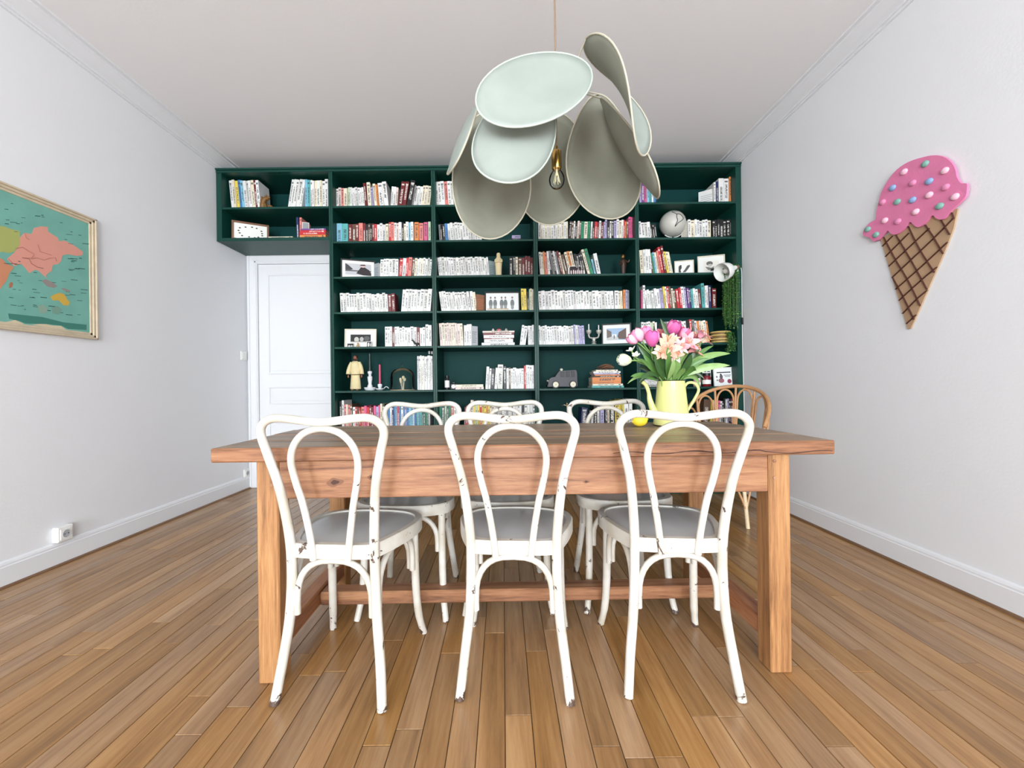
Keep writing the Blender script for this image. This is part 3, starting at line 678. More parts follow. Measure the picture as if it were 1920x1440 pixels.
# ================================================================== BENTWOOD CHAIRS
def mirror(p): return [(-x, y, z) for x, y, z in p]
def make_chair(label, loc, rz):
    t = thing('bentwood_chair', label, 'chair', loc, rz, 'white bentwood chairs around the table')
    half = [(.168,-.198,.0),(.155,-.174,.12),(.140,-.158,.25),(.134,-.155,.40),(.137,-.165,.52),(.152,-.188,.66),(.176,-.207,.765),(.190,-.214,.822),(.180,-.219,.852),(.150,-.221,.868),(.105,-.222,.868),(.05,-.222,.861),(0,-.222,.857)]
    hr = [.0145,.0150,.0155,.0155,.0150,.0140,.0132,.0128,.0126,.0125,.0125,.0125,.0125]
    pts = half + [(-x, y, z) for x, y, z in half[-2::-1]]; rr = hr + hr[-2::-1]
    P = crom(pts, 5); RR = []
    for i in range(len(P)):
        q = i/5; a = int(min(q, len(rr)-1)); b2 = min(a+1, len(rr)-1); RR.append(rr[a]+(rr[b2]-rr[a])*(q-a))
    mb = MB(); mb.tube(P, RR, 12); mb.build('back_frame', M['chip'], t, True)
    hl = [(.055,-.171,.43),(.063,-.172,.5),(.079,-.181,.6),(.095,-.191,.67),(.104,-.201,.735),(.092,-.207,.785),(.055,-.212,.824),(0,-.214,.838)]
    pts = hl + [(-x, y, z) for x, y, z in hl[-2::-1]]
    mb = MB(); mb.tube(crom(pts, 5), .0108, 10); mb.build('back_loop', M['chip'], t, True)
    out = [(0,-.168),(.09,-.166),(.135,-.150),(.170,-.075),(.198,.02),(.206,.09),(.190,.152),(.140,.192),(.07,.210)]
    full = out + [(0,.214)] + [(-x, y) for x, y in out[:0:-1]]
    C = [(p.x, p.y) for p in crom([(x, y, 0) for x, y in full], 4, True)]
    def ins(k):
        return [(x*(1-k/.2), (y-.02)*(1-k/.19)+.02) for x, y in C]
    mb = MB(); prof = [(0.0,.432),(0.0,.470),(.004,.475),(.022,.4755),(.025,.470),(.026,.440),(.022,.432)]
    n = len(C); vs = []; fs = []
    for k, z in prof: vs += [(x, y, z) for x, y in ins(k)]
    for a in range(len(prof)):
        b2 = (a+1) % len(prof)
        for i in range(n): j = (i+1) % n; fs.append((a*n+i, a*n+j, b2*n+j, b2*n+i))
    mb.add(vs, fs); mb.build('seat_ring', M['chip'], t, True, fix=True)
    mb = MB(); mb.prism(ins(.0245), lambda a, b2, h_: (a, b2, h_), .455, .4705); mb.build('seat_panel', M['seat'], t, fix=True)
    for s_ in (-1, 1):
        mb = MB(); mb.tube(crom([(s_*.163,.148,.436),(s_*.164,.150,.30),(s_*.166,.155,.18),(s_*.172,.168,.08),(s_*.184,.190,0)], 4), [.0150]*9+[.0145]*4+[.013]*4, 12); mb.build('leg', M['chip'], t, True)
    def brace(a, b2, z0=.25, z1=.421, r=.0105):
        a = Vector(a); b2 = Vector(b2); m_ = (a+b2)/2; P = []
        for k in range(17):
            th = math.pi*(1 - k/16); q = m_ + (b2-a)/2*(math.copysign(abs(math.cos(th))**.75, math.cos(th)))
            P.append((q.x, q.y, z0+.035 + (z1-z0-.035)*math.sin(th)**.8))
        P = [(a.x, a.y, z0)] + P + [(b2.x, b2.y, z0)]
        mb = MB(); mb.tube(P, r, 10); return mb.build('brace', M['chip'], t, True)
    brace((-.121,-.150,0), (.121,-.150,0))
    brace((-.144,.146,0), (.144,.146,0), .27)
    for s_ in (-1, 1): brace((s_*.136,-.135,0), (s_*.160,.130,0), .27)
    return t
make_chair('white bentwood chair seen from behind, left end of the near side', (-.519, 1.427, 0), R(-5))
make_chair('white bentwood chair seen from behind, middle of the near side', (.038, 1.441, 0), R(-4))
make_chair('white bentwood chair seen from behind, right end of the near side by the watering can', (.553, 1.445, 0), R(-3.5))
make_chair('white bentwood chair facing the viewer across the table, left of the far three', (-.42, 1.868, 0), R(178))
make_chair('white bentwood chair facing the viewer across the table, middle of the far three', (.012, 1.905, 0), R(181))
make_chair('white bentwood chair facing the viewer across the table, right of the far three', (.528, 1.905, 0), R(179))

# ================================================================== RATTAN ARMCHAIR
rc = thing('rattan_chair', 'round-backed natural rattan chair with looped canes, by the right wall', 'chair', (1.595, 2.975, 0), R(-45))
# local: front is -y; tub back around +y
def arc(phi, z, r=.265): return (r*math.sin(phi), r*math.cos(phi), z)
PH = R(98)
def topz(phi): return .62 + .31*max(0, math.cos(phi*.88))**.8
mb = MB(); mb.tube([arc(PH*k/24, topz(PH*k/24), .27 + .03*math.cos(PH*k/24)) for k in range(-24, 25)], .014, 10); mb.build('top_rail', M['rattan'], rc, True)
for i, ph in enumerate((-72, -43, -14, 14, 43, 72)):
    p0 = R(ph); hw = R(11.5); zt = topz(p0)-.02; P = []
    P.append(arc(p0-hw, .44, .235))
    for k in range(0, 13):
        th = math.pi*(1-k/12); P.append(arc(p0+hw*math.cos(th), zt-.09+.09*math.sin(th), .268+.02*math.cos(p0)))
    P.append(arc(p0+hw, .44, .235))
    mb = MB(); mb.tube(P, .0075, 8); mb.build('back_loop', M['rattan'], rc, True)
for ph in (-98, -57, -28, 0, 28, 57, 98):
    p0 = R(ph); mb = MB(); mb.tube([arc(p0, .43, .235), arc(p0, topz(p0), .27+.03*math.cos(p0))], .0085, 8); mb.build('back_spindle', M['rattan'], rc, True)
mb = MB(); mb.tube([(.235*math.sin(a*math.pi/16), .235*math.cos(a*math.pi/16), .43) for a in range(32)], .014, 10, closed=True); mb.build('seat_hoop', M['rattan'], rc, True)
mb = MB(); mb.lathe([(0, .425), (.225, .425), (.232, .435), (.22, .442), (.12, .438), (0, .436)], 28); mb.build('seat', M['rattan_l'], rc, True)
for a in (45, 135, 225, 315):
    A = R(a); d0 = Vector((math.sin(A), math.cos(A), 0)); P0 = d0*.215; P1 = d0*.283
    mb = MB(); mb.tube([(P0.x, P0.y, .43), (P1.x, P1.y, 0)], .0125, 10); lg = mb.build('leg', M['rattan_l'], rc, True)
    for da in (-26, 26):
        B = R(a+da); q = Vector((math.sin(B), math.cos(B), 0))*.222
        mb = MB(); m_ = d0*.262
        mb.tube(crom([(q.x, q.y, .425), ((q.x+m_.x)/2*1.04, (q.y+m_.y)/2*1.04, .27), (m_.x+q.x*.03, m_.y+q.y*.03, .12), (P1.x-d0.x*.004+q.x*.02, P1.y-d0.y*.004+q.y*.02, .02)], 5), .007, 8)
        mb.build('leg_cane', M['rattan'], lg, True)
    mb = MB(); mb.tube([tuple(d0*.258+Vector((0,0,z))) for z in (.145,.15,.155,.16,.165,.17)], .0165, 10); mb.build('binding', M['rattan_l'], lg, True)

# ================================================================== PETAL PENDANT LAMP
HUB = at(1062, 178, 1.62)
pl = thing('pendant_lamp', 'sage-green fabric petal pendant lamp with a bare bulb over the table', 'lamp', (HUB.x, HUB.y, 0))
def loc_(p): return Vector(p) - Vector((HUB.x, HUB.y, 0))
cx_, cy_ = at(1043, 250, 1.62).x - HUB.x, 0
BZ = at(1045, 285, 1.62).z
mb = MB(); mb.tube([(cx_, cy_, ZC-.025), (cx_+.0, cy_, BZ+.02)], .0035, 8); mb.build('cord', M['cord'], pl, True)
mb = MB(); mb.lathe([(.0, 0), (.05, 0), (.05, -.012), (.02, -.03), (0, -.03)][::-1], 24, (cx_, cy_, ZC)); mb.build('ceiling_rose', M['brass'], pl, True)
mb = MB(); s1 = at(1045, 316, 1.62).z
mb.lathe([(.0, s1-.004), (.017, s1-.004), (.0195, s1), (.0195, BZ), (.016, BZ+.004), (.006, BZ+.006), (.005, BZ+.022), (0, BZ+.022)], 24, (cx_, cy_, 0)); mb.build('lamp_holder', M['brass'], pl, True)
b0 = s1; mb = MB()
mb.lathe([(0, b0-.082), (.010, b0-.080), (.020, b0-.074), (.028, b0-.062), (.0315, b0-.048), (.030, b0-.034), (.024, b0-.020), (.0165, b0-.009), (.0135, b0-.002)], 24, (cx_, cy_, 0))
bulb = mb.build('bulb', M['glass'], pl, True)
mb = MB()
for k in range(6):
    a = k*math.pi/3; mb.tube([(cx_+.004*math.cos(a), cy_+.004*math.sin(a), b0-.018), (cx_+.013*math.cos(a), cy_+.013*math.sin(a), b0-.058)], .0011, 6)
mb.tube([(cx_, cy_, b0-.004), (cx_, cy_, b0-.03)], .004, 8)
mb.build('filament', mat('filament_amber', rgb(250,232,190), .3), bulb, True)
mb = MB(); mb.ball(loc_(HUB), .012, n=12, m=8)
mb.tube([(cx_, cy_, HUB.z+.0), tuple(loc_(HUB))], .004, 8); hub = mb.build('hub', M['brass'], pl, True)
def petal(c, a, w_, bow=.06, cup=.05, egg=.0, twist=0.0, stem=True, piping='petal_wire'):
    """c centre, a half-length vector (towards the tip), w_ half-width vector"""
    c = loc_(c); a = Vector(a); w_ = Vector(w_); n = a.cross(w_).normalized()
    NR, NA = 7, 40; vs = [tuple(c + n*bow)]; fs = []
    def pt(r, th):
        s_ = r*math.cos(th); t = r*math.sin(th)*(1 + egg*math.cos(th))
        return c + a*s_ + w_*t + n*(bow*(1-s_*s_) - cup*t*t + twist*s_*t)
    for i in range(1, NR+1):
        for k in range(NA): vs.append(tuple(pt(i/NR, 2*math.pi*k/NA)))
    for k in range(NA):
        k2 = (k+1) % NA; fs.append((0, 1+k, 1+k2))
        for i in range(NR-1): fs.append((1+i*NA+k, 1+(i+1)*NA+k, 1+(i+1)*NA+k2, 1+i*NA+k2))
    mb = MB(); mb.add(vs, fs)
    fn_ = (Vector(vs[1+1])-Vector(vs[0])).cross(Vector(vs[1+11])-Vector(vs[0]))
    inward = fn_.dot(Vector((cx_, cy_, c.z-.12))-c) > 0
    o = mb.build('petal', [M['inner_shade'], M['sheer']] if inward else [M['sheer'], M['inner_shade']], pl, True)
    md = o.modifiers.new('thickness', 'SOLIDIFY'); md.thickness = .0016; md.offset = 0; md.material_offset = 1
    mb = MB(); mb.tube([pt(1.0, 2*math.pi*k/48) for k in range(48)], .0032, 7, closed=True); mb.build('petal_rim', M[piping], o, True)
    if stem:
        mb = MB(); q = pt(1.0, math.pi); hb = loc_(HUB)
        mb.tube(crom([hb, (hb+q)/2+Vector((0,0,.012)), q], 5), .0028, 7); mb.build('petal_stem', M['petal_wire'], o, True)
    return o
def mid(x, y, d): return at(x, y, d)
def span(p, q): return at(*q) - at(*p)
# A upper front petal
petal(at(1003, 163, 1.40), span((1003, 163, 1.40), (893, 196, 1.37)), span((1003, 163, 1.40), (1022, 229, 1.33)), bow=-.03, cup=-.03, egg=.06, piping='petal_sage')
# B lower front petal
petal(at(966, 248, 1.44), span((966, 248, 1.44), (926, 338, 1.38)), span((966, 248, 1.44), (1036, 272, 1.42)), bow=.03, cup=.05, egg=.06, piping='petal_sage')
# C back left
petal(at(918, 330, 1.80), span((918, 330, 1.80), (930, 447, 1.80)), span((918, 330, 1.80), (986, 318, 1.84)), bow=-.03, cup=-.06, egg=.22)
# D back centre
petal(at(1035, 318, 1.92), span((1035, 318, 1.92), (1030, 422, 1.95)), span((1035, 318, 1.92), (1102, 318, 1.92)), bow=-.04, cup=-.06, egg=.10)
# E back right
petal(at(1130, 296, 1.80), span((1130, 296, 1.80), (1136, 410, 1.84)), span((1130, 296, 1.80), (1198, 304, 1.76)), bow=-.04, cup=-.07, egg=.3)
# F right, hanging, nearly edge-on
petal(at(1178, 276, 1.66), span((1178, 276, 1.66), (1232, 372, 1.62)), span((1178, 276, 1.66), (1190, 270, 1.52)), bow=.03, cup=.05, egg=.1)
# G upper right, edge-on
petal(at(1156, 180, 1.46), span((1156, 180, 1.46), (1213, 288, 1.46)), span((1156, 180, 1.46), (1159, 178, 1.32)), bow=-.015, cup=.02, egg=.0, twist=.07)
# H left, edge-on
petal(at(868, 258, 1.60), span((868, 258, 1.60), (839, 327, 1.60)), span((868, 258, 1.60), (862, 260, 1.75)), bow=-.015, cup=-.02, egg=.1)

# ================================================================== ON THE WALLS
# framed world map on the left wall
mt = thing('framed_map', 'framed vintage world map with pink Asia on teal sea, left wall', 'map', (XL, 0, 0))
MY1 = on_x(176, 520, XL).y; MZ1 = on_x(176, 413, XL).z; MZ0 = on_x(176, 637, XL).z; MY0 = MY1 - 1.16
FWD = .038
def wl(x, y, off):      # crop pixel of the map -> frame-local point
    p = on_x(x/4.5, 330+y/4.5, XL); return (off, p.y, p.z)
mb = MB(); mb.box(0.004, .010, MY0+.03, MY1-.03, MZ0+.03, MZ1-.03); mb.build('backing', mat('map_sea', rgb(118,178,164), .55, var=.18, vscale=9), mt)
for nm, a in (('r', 0), ('l', 1), ('t', 2), ('b', 3)):
    mb = MB()
    for (i0, i1, d1) in ((0, .010, .026), (.010, .024, .020), (.024, FWD, .014)):
        y0, y1, z0, z1 = MY0, MY1, MZ0, MZ1
        if a == 0: mb.box(.002, d1, y1-i1, y1-i0, z0+i0, z1-i0, .002)
        if a == 1: mb.box(.002, d1, y0+i0, y0+i1, z0+i0, z1-i0, .002)
        if a == 2: mb.box(.002, d1, y0+i0, y1-i0, z1-i1, z1-i0, .002)
        if a == 3: mb.box(.002, d1, y0+i0, y1-i0, z0+i0, z0+i1, .002)
    mb.build('frame_rail', mat('aged_cream_frame', rgb(206,190,164), .5, var=.18, vscale=20) if a == 0 else bpy.data.materials['aged_cream_frame'], mt)
LANDS = [((222,156,140), [(150,520),(190,480),(250,490),(270,440),(330,425),(385,430),(390,470),(470,520),(480,550),(530,545),(600,580),(650,615),(685,640),(680,670),(630,675),(560,660),(510,670),(500,720),(470,745),(430,750),(420,800),(390,820),(370,840),(375,860),(340,830),(310,800),(280,790),(230,820),(200,780),(160,740),(100,760),(40,700),(100,650),(150,580)]),
         ((172,178,104), [(-90,440),(0,420),(80,450),(150,465),(150,520),(150,580),(100,640),(60,650),(0,640),(-80,660)]),
         ((208,140,106), [(-180,700),(-60,680),(0,700),(40,740),(100,770),(60,820),(40,880),(0,930),(-60,1010),(-110,900),(-190,820)]),
         ((170,112,82), [(60,912),(76,895),(92,902),(86,938),(62,945)]),
         ((208,172,74), [(410,1020),(440,1000),(490,985),(530,1000),(550,1040),(575,1065),(560,1095),(520,1090),(480,1050),(430,1050)]),
         ((150,140,136), [(335,885),(370,870),(430,900),(470,930),(440,945),(380,930)]),
         ((150,140,136), [(500,945),(540,950),(580,970),(560,980),(520,965)]),
         ((140,168,150), [(300,1100),(345,1085),(390,1120),(370,1160),(320,1155)]), ((120,160,144), [(420,1110),(470,1095),(510,1130),(480,1170),(430,1160)]),
         ((214,200,170), [(0,1238),(70,1225),(110,1214),(180,1245),(160,1256),(80,1250),(0,1262)]), ((214,200,170), [(250,1255),(350,1245),(430,1262),(500,1265),(545,1298),(470,1292),(380,1276)]),
         ((66,128,116), [(52,1160),(340,1190),(520,1235),(715,1255),(715,1300),(560,1290),(500,1262),(380,1250),(200,1245),(150,1225),(60,1205)])]
for i, (c, pts) in enumerate(LANDS):
    mb = MB(); mb.col = rgb(*c); mb.prism([(x, y) for x, y in pts], lambda a, b2, h_: wl(a, b2, h_), .0102, .0106+.00004*i)
    mb.build('printed_land' if i < 9 else 'print_patch', M['vcol'], mt, fix=True)
for c, pts in (((226,182,112), [(.05,.80),(.12,.88),(.22,.90),(.30,.86),(.33,.76),(.27,.70),(.25,.62),(.20,.58),(.19,.52),(.15,.60),(.10,.68)]), ((190,186,112), [(.20,.50),(.27,.50),(.34,.42),(.33,.34),(.28,.26),(.26,.14),(.23,.20),(.22,.34),(.19,.42)]), ((222,206,180), [(.34,.92),(.43,.94),(.44,.86),(.38,.80)])):
    mb = MB(); mb.col = rgb(*c); mb.prism(pts, lambda a, b2, h_: (h_, MY0+(MY1-MY0)*a, MZ0+(MZ1-MZ0)*b2), .0102, .0107); mb.build('printed_land', M['vcol'], mt, fix=True)
mb = MB(); rm = random.Random(8); mb.col = rgb(40, 84, 78)
for k in range(110):
    x = rm.uniform(10, 690); y = rm.uniform(180, 1150)
    if (140 < x < 520 and 430 < y < 820) or y + (x-350)*.12 < 190 + .40*x or y + (x-350)*.12 > 1180: continue
    L_ = rm.uniform(14, 60); hh = rm.uniform(3, 6)
    yy = y + (x-350)*.12
    mb.prism([(x, yy), (x+L_, yy+L_*.1), (x+L_, yy+L_*.1+hh), (x, yy+hh)], lambda a, b2, h_: wl(a, b2, h_), .0102, .0107)
mb.build('printed_lettering', M['vcol'], mt, fix=True)['kind'] = 'stuff'
mb = MB(); mb.col = rgb(168, 104, 92)
for ln in (((110,610),(170,600),(230,640),(270,660),(250,690),(190,690)), ((170,690),(230,700),(250,740),(300,770),(350,780)), ((240,700),(300,690),(350,710),(410,690),(450,690),(460,720)), ((300,580),(320,640),(360,650),(420,670)), ((50,700),(90,740),(130,745)), ((190,480),(200,520),(230,540))):
    P = [Vector(wl(x, y, .0107)) for x, y in ln]; mb.tube(P, .0022, 5, flat=.2)
mb.build('printed_borders', M['vcol'], mt)['kind'] = 'stuff'

# ice-cream cone cut-out on the right wall
ic = thing('ice_cream_cutout', 'pink ice-cream cone cut-out with candy dots on the right wall', 'decoration', (XR, 0, 0))
def wr(x, y, off):
    p = on_x(1600+x/3.892, 270+y/3.892, XR); return (-off, p.y, p.z)
CONE = [(207,690),(408,1352),(430,1345),(500,1190),(600,960),(680,780),(742,620),(775,470),(690,500),(560,540),(400,590)]
mb = MB(); mb.prism(CONE, wr, .001, .008); mb.build('cone', mat('cone_card', rgb(182,150,118), .7, var=.08), ic, fix=True)
SCOOP = [(205,440),(230,350),(275,270),(340,190),(430,130),(540,95),(620,82),(690,95),(745,135),(775,190),(785,240),(815,285),(855,288),(860,320),(850,380),(810,425),(770,460),(730,500),(690,545),(655,550),(630,540),(612,522),(590,530),(560,565),(520,600),(490,606),(465,590),(450,573),(430,575),(400,615),(350,655),(310,660),(285,640),(275,632),(240,665),(205,700),(170,710),(150,690),(130,680),(100,670),(95,645),(115,605),(150,570),(185,550),(192,500)]
SM = [(p.x, p.y) for p in crom([(x, y, 0) for x, y in SCOOP], 3, True)]
mb = MB(); mb.prism(SM, wr, .008, .019); mb.build('scoop', mat('pink_felt', rgb(226,128,170), .85, var=.08, vscale=14, bump=.2, bscale=120), ic, fix=True)
brown = mat('waffle_brown', rgb(74,38,30), .6)
WAF = [((235,680),(325,850),(410,990),(505,1185)), ((320,655),(395,780),(470,910),(560,1075)), ((415,600),(500,770),(612,945)), ((540,590),(600,680),(670,800)), ((655,555),(718,660)), ((298,970),(380,1120),(457,1280)), ((735,500),(750,545)),
       ((222,750),(300,672)), ((248,822),(420,650)), ((273,892),(570,615)), ((300,972),(600,690),(748,540)), ((322,1060),(500,905),(708,712)), ((347,1142),(520,985),(660,870)), ((374,1238),(480,1130),(600,1030)), ((402,1312),(480,1240))]
def inside(x, y):
    c = False; n = len(CONE)
    for i in range(n):
        (x1, y1), (x2, y2) = CONE[i], CONE[(i+1) % n]
        if (y1 > y) != (y2 > y) and x < (x2-x1)*(y-y1)/(y2-y1)+x1: c = not c
    return c
for ln in WAF:
    full = [p for p in crom([(x, y, 0) for x, y in ln], 24)]
    full = [p for p in full if inside(p.x, p.y)]
    if len(full) < 2: continue
    pts = [Vector(wr(p.x, p.y, .0086)) for p in full[::4]+[full[-1]]]; mb = MB(); mb.tube(pts, .0072, 6, flat=.3); mb.build('waffle_line', brown, ic, True)
DOTC = {'g': (128,176,164), 'p': (246,196,214), 'P': (222,140,178), 'b': (142,172,214)}
for (x, y, k) in ((555,145,'g'),(400,203,'p'),(700,195,'p'),(462,285,'P'),(585,272,'b'),(315,320,'b'),(705,315,'P'),(585,372,'p'),(775,385,'p'),(240,425,'P'),(350,422,'g'),(462,408,'b'),(662,453,'g'),(485,495,'p'),(258,558,'p'),(353,565,'P'),(132,622,'g'),(193,662,'g')):
    q = wr(x, y, .021); mb = MB(); mb.col = rgb(*DOTC[k]); mb.ball(q, .010, .019, .015, 12, 8); mb.build('candy_dot', M['vcol'], ic, True)

# sockets and light switch on the left wall
def socket(px, py, s_, label, dp=.034):
    p = on_x(px, py, XL); t = thing('wall_socket', label, 'socket', (XL, p.y, p.z))
    mb = MB(); mb.box(0, dp, -s_/2, s_/2, -s_/2, s_/2, .005); mb.build('housing', M['white'], t)
    mb = MB(); mb.box(dp, dp+.004, -s_*.36, s_*.36, -s_*.36, s_*.36, .002); mb.build('face_plate', M['white'], t)
    mb = MB(); mb.M = Matrix.Translation((dp+.0045, 0, 0)) @ Matrix.Rotation(R(90), 4, 'Y')
    mb.lathe([(0, -.0012), (.021, -.0012), (.021, .0015), (.0195, .0015), (.019, 0), (0, 0)], 20); well = mb.build('well', mat('socket_grey', rgb(176,178,182), .5), t, True)
    mb = MB()
    for dy in (-.0095, .0095): mb.ball((dp+.0055, dy, 0), .0015, .003, .003, 8, 6)
    mb.build('contact_hole', M['black'], well)
socket(112, 1000, .083, 'white surface-mounted wall socket low on the left wall, nearest the viewer')
socket(461, 887, .080, 'small white wall socket on the left wall beside the door casing', .014)
p = on_x(456, 667, XL); t = thing('light_switch', 'white light switch on the left wall beside the door', 'switch', (XL, p.y, p.z))
mb = MB(); mb.box(0, .010, -.042, .042, -.042, .042, .003); mb.build('plate', M['white'], t)
mb = MB(); mb.box(.010, .014, -.03, .03, -.03, .03, .002); mb.build('rocker', M['white'], t)

# ================================================================== PICTURE FRAMES ON THE SHELVES
def picture(label, cx, ybot, wpx, hpx, d, zb, rz, rail, fw, mat_w, prints, lean=R(6), ground=(236,236,232), cat='picture frame', name='picture_frame'):
    """stands on the shelf leaning back; wpx / hpx already corrected for the turn"""
    X = at(cx, ybot, d).x; W = wpx*d/F; H = hpx*d/F
    t = thing(name, label, cat, (X, d, zb), rz, 'picture frames in the bookcase')
    Rm = Matrix.Rotation(-lean, 4, 'X')
    def P(mb): mb.M = Rm; return mb
    mb = P(MB()); mb.box(-W/2+.002, W/2-.002, .004, .010, .002, H-.002); mb.build('backing', M['black'], t)
    for a in range(4):
        mb = P(MB())
        if a == 0: mb.box(-W/2, -W/2+fw, -.008, .010, 0, H, .0015)
        if a == 1: mb.box(W/2-fw, W/2, -.008, .010, 0, H, .0015)
        if a == 2: mb.box(-W/2+fw, W/2-fw, -.008, .010, 0, fw, .0015)
        if a == 3: mb.box(-W/2+fw, W/2-fw, -.008, .010, H-fw, H, .0015)
        mb.build('frame_rail', rail, t)
    mb = P(MB()); mb.col = rgb(*ground); mb.box(-W/2+fw, W/2-fw, 0, .0035, fw, H-fw); pm = mb.build('mount', M['vcol'], t)
    # print: polygons in 0..1 of the opening inside the mount
    x0, x1 = -W/2+fw+mat_w, W/2-fw-mat_w; z0, z1 = fw+mat_w, H-fw-mat_w
    mb = P(MB())
    for i, (c, pts) in enumerate(prints):
        mb.col = rgb(*c); yy = -.0004-.00008*i
        mb.add([(x0+(x1-x0)*a, yy, z0+(z1-z0)*b2) for a, b2 in pts], [tuple(range(len(pts)))])
    mb.build('print', M['vcol'], pm)
    return t
RECT = [(0,0),(1,0),(1,1),(0,1)]
def blob(cx, cy, rx, ry, n=10): return [(cx+rx*math.cos(2*math.pi*k/n), cy+ry*math.sin(2*math.pi*k/n)) for k in range(n)]
wood_rail = mat('brown_picture_wood', rgb(128,92,68), .5, var=.15)
cream_rail = mat('cream_picture_rail', rgb(224,216,196), .5, var=.05)
rp_ = random.Random(21)
wreath = [((52,54,52), blob(.5+.38*math.cos(a*.5)+rp_.uniform(-.03,.03), .5+.36*math.sin(a*.5)+rp_.uniform(-.04,.04), .035, .045, 6)) for a in range(13)]
picture('brown wooden frame with leafy wreath print in the box above the door', 470, 444, 60, 37, YF+.10, ZBOX, R(28), wood_rail, .016, .004, [((240,240,234), RECT)]+wreath)
picture('black frame with a photo of a person in a hat, third shelf', 672, 517, 62, 38, YF+.10, Z[3], R(18), M['blackwood'], .012, .026,
        [((196,196,200), RECT), ((70,70,74), [(0,.35),(0,1),(.12,.85),(.3,.5),(.2,.42)]), ((98,98,100), [(0,.3),(1,.34),(1,.44),(0,.42)]), ((52,46,50), [(.42,.15),(.55,.55),(.6,.72),(.75,.72),(.92,.5),(1,.2),(1,0),(.7,0)]), ((226,190,184), blob(.68,.78,.06,.09)), ((72,32,42), [(.55,.84),(.6,.94),(.75,.97),(.8,.86)])])
picture('cream frame with a black-and-white photo, fifth shelf beside the door', 676, 650, 58, 36, YF+.11, Z[5], R(6), cream_rail, .010, .040,
        [((40,42,42), RECT), ((200,198,190), blob(.3,.35,.12,.35)), ((180,180,176), blob(.55,.4,.1,.3)), ((90,92,92), blob(.8,.5,.15,.3)), ((160,158,150), [(0,0),(1,0),(1,.15),(0,.12)])])
picture('black frame with a pencil drawing of seated figures, fourth shelf', 942, 581, 66, 39, YF+.10, Z[4], R(1), M['blackwood'], .011, .006,
        [((236,238,238), RECT)] + sum([[((120,126,126), blob(x, .42, .065, .24)), ((140,128,122), blob(x, .76, .03, .075)), ((150,154,154), blob(x, .18, .05, .14))] for x in (.13,.27,.48,.6,.82)], []) + [((196,170,132), [(.02,.04),(.7,.04),(.7,.1),(.02,.1)])])
picture('black frame with a white mount and a village street photo, fifth shelf', 1156, 643, 54, 41, YF+.11, Z[5], R(-14), M['blackwood'], .012, .032,
        [((160,186,214), RECT), ((124,112,104), [(0,.15),(0,.95),(.25,.72),(.25,.3)]), ((108,90,84), [(1,.05),(1,1),(.62,.65),(.55,.3),(.62,.08)]), ((196,198,196), [(0,0),(.62,0),(.55,.3),(.25,.3),(0,.18)]), ((226,228,226), [(.28,.3),(.5,.3),(.5,.5),(.28,.5)]), ((60,60,62), [(.36,.12),(.4,.12),(.4,.42),(.36,.42)])])
picture('small pale frame with a bird print, third shelf near the right wall', 1283, 511, 34, 29, YF+.10, Z[3], R(-14), cream_rail, .008, .022,
        [((234,232,226), RECT), ((60,62,60), [(.05,0),(.05,.7),(.2,.9),(.3,.85),(.3,.5),(.2,.3),(.25,0)]), ((84,86,86), [(.35,0),(.55,.3),(.75,.75),(.95,.85),(1,.7),(.85,.4),(.7,.15),(.6,0)])])
picture('larger pale frame with a portrait print behind the clip-on lamp', 1334, 510, 47, 40, YF+.13, Z[3], R(-16), cream_rail, .009, .040,
        [((232,228,218), RECT), ((110,108,104), blob(.4,.75,.22,.22)), ((196,190,182), blob(.42,.55,.15,.14)), ((130,128,124), [(.1,.45),(.3,.4),(.5,.3),(.7,.45),(.6,.1),(.3,.1)]), ((40,40,42), [(.42,0),(.7,0),(.68,.25),(.5,.22)])])
picture('white card sign printed with a small figure and flowers, sixth shelf', 1358, 724, 37, 36, YF+.09, Z[6], R(-4), M['white'], .005, .004,
        [((238,240,240), RECT), ((40,42,44), [(.12,.72),(.88,.74),(.88,.80),(.12,.78)]), ((60,62,64), [(.5,.58),(.9,.59),(.9,.62),(.5,.61)]), ((60,62,64), [(.55,.5),(.85,.51),(.85,.54),(.55,.53)]), ((150,96,104), blob(.36,.28,.16,.14)), ((90,80,84), blob(.36,.5,.09,.14)), ((150,60,80), blob(.8,.24,.12,.13)), ((120,124,126), blob(.12,.5,.05,.06)), ((120,124,126), blob(.14,.3,.05,.05)), ((40,42,44), blob(.34,.64,.05,.05))], cat='sign', name='card_sign')
# little snapshots leaning on frames
def card(label, cx, ybot, wpx, hpx, d, zb, polys, name='snapshot', rz=0.0):
    X = at(cx, ybot, d).x; W = wpx*d/F; H = hpx*d/F
    t = thing(name, label, 'photo', (X, d, zb), rz); Rm = Matrix.Rotation(-R(8), 4, 'X')
    mb = MB(); mb.M = Rm; mb.col = rgb(238,236,230); mb.box(-W/2, W/2, 0, .003, 0, H); mb.build('paper', M['vcol'], t)
    mb = MB(); mb.M = Rm
    for i, (c, pts) in enumerate(polys): mb.col = rgb(*c); mb.add([(-W*.42+W*.84*a, -.0004-.0001*i, H*.06+H*.88*b2) for a, b2 in pts], [tuple(range(len(pts)))])
    mb.build('print', M['vcol'], t)
card('small dark snapshot with white shapes at the left foot of the cream frame', 657, 650, 14, 8.5, YF+.085, Z[5], [((40,36,38), RECT), ((214,212,206), blob(.3,.3,.2,.3)), ((200,198,192), blob(.7,.35,.18,.25))])
card('small upright snapshot at the right foot of the cream frame', 692, 650, 10, 12, YF+.085, Z[5], [((70,72,72), RECT), ((224,222,216), blob(.35,.45,.2,.4)), ((190,188,184), blob(.8,.4,.15,.3))])
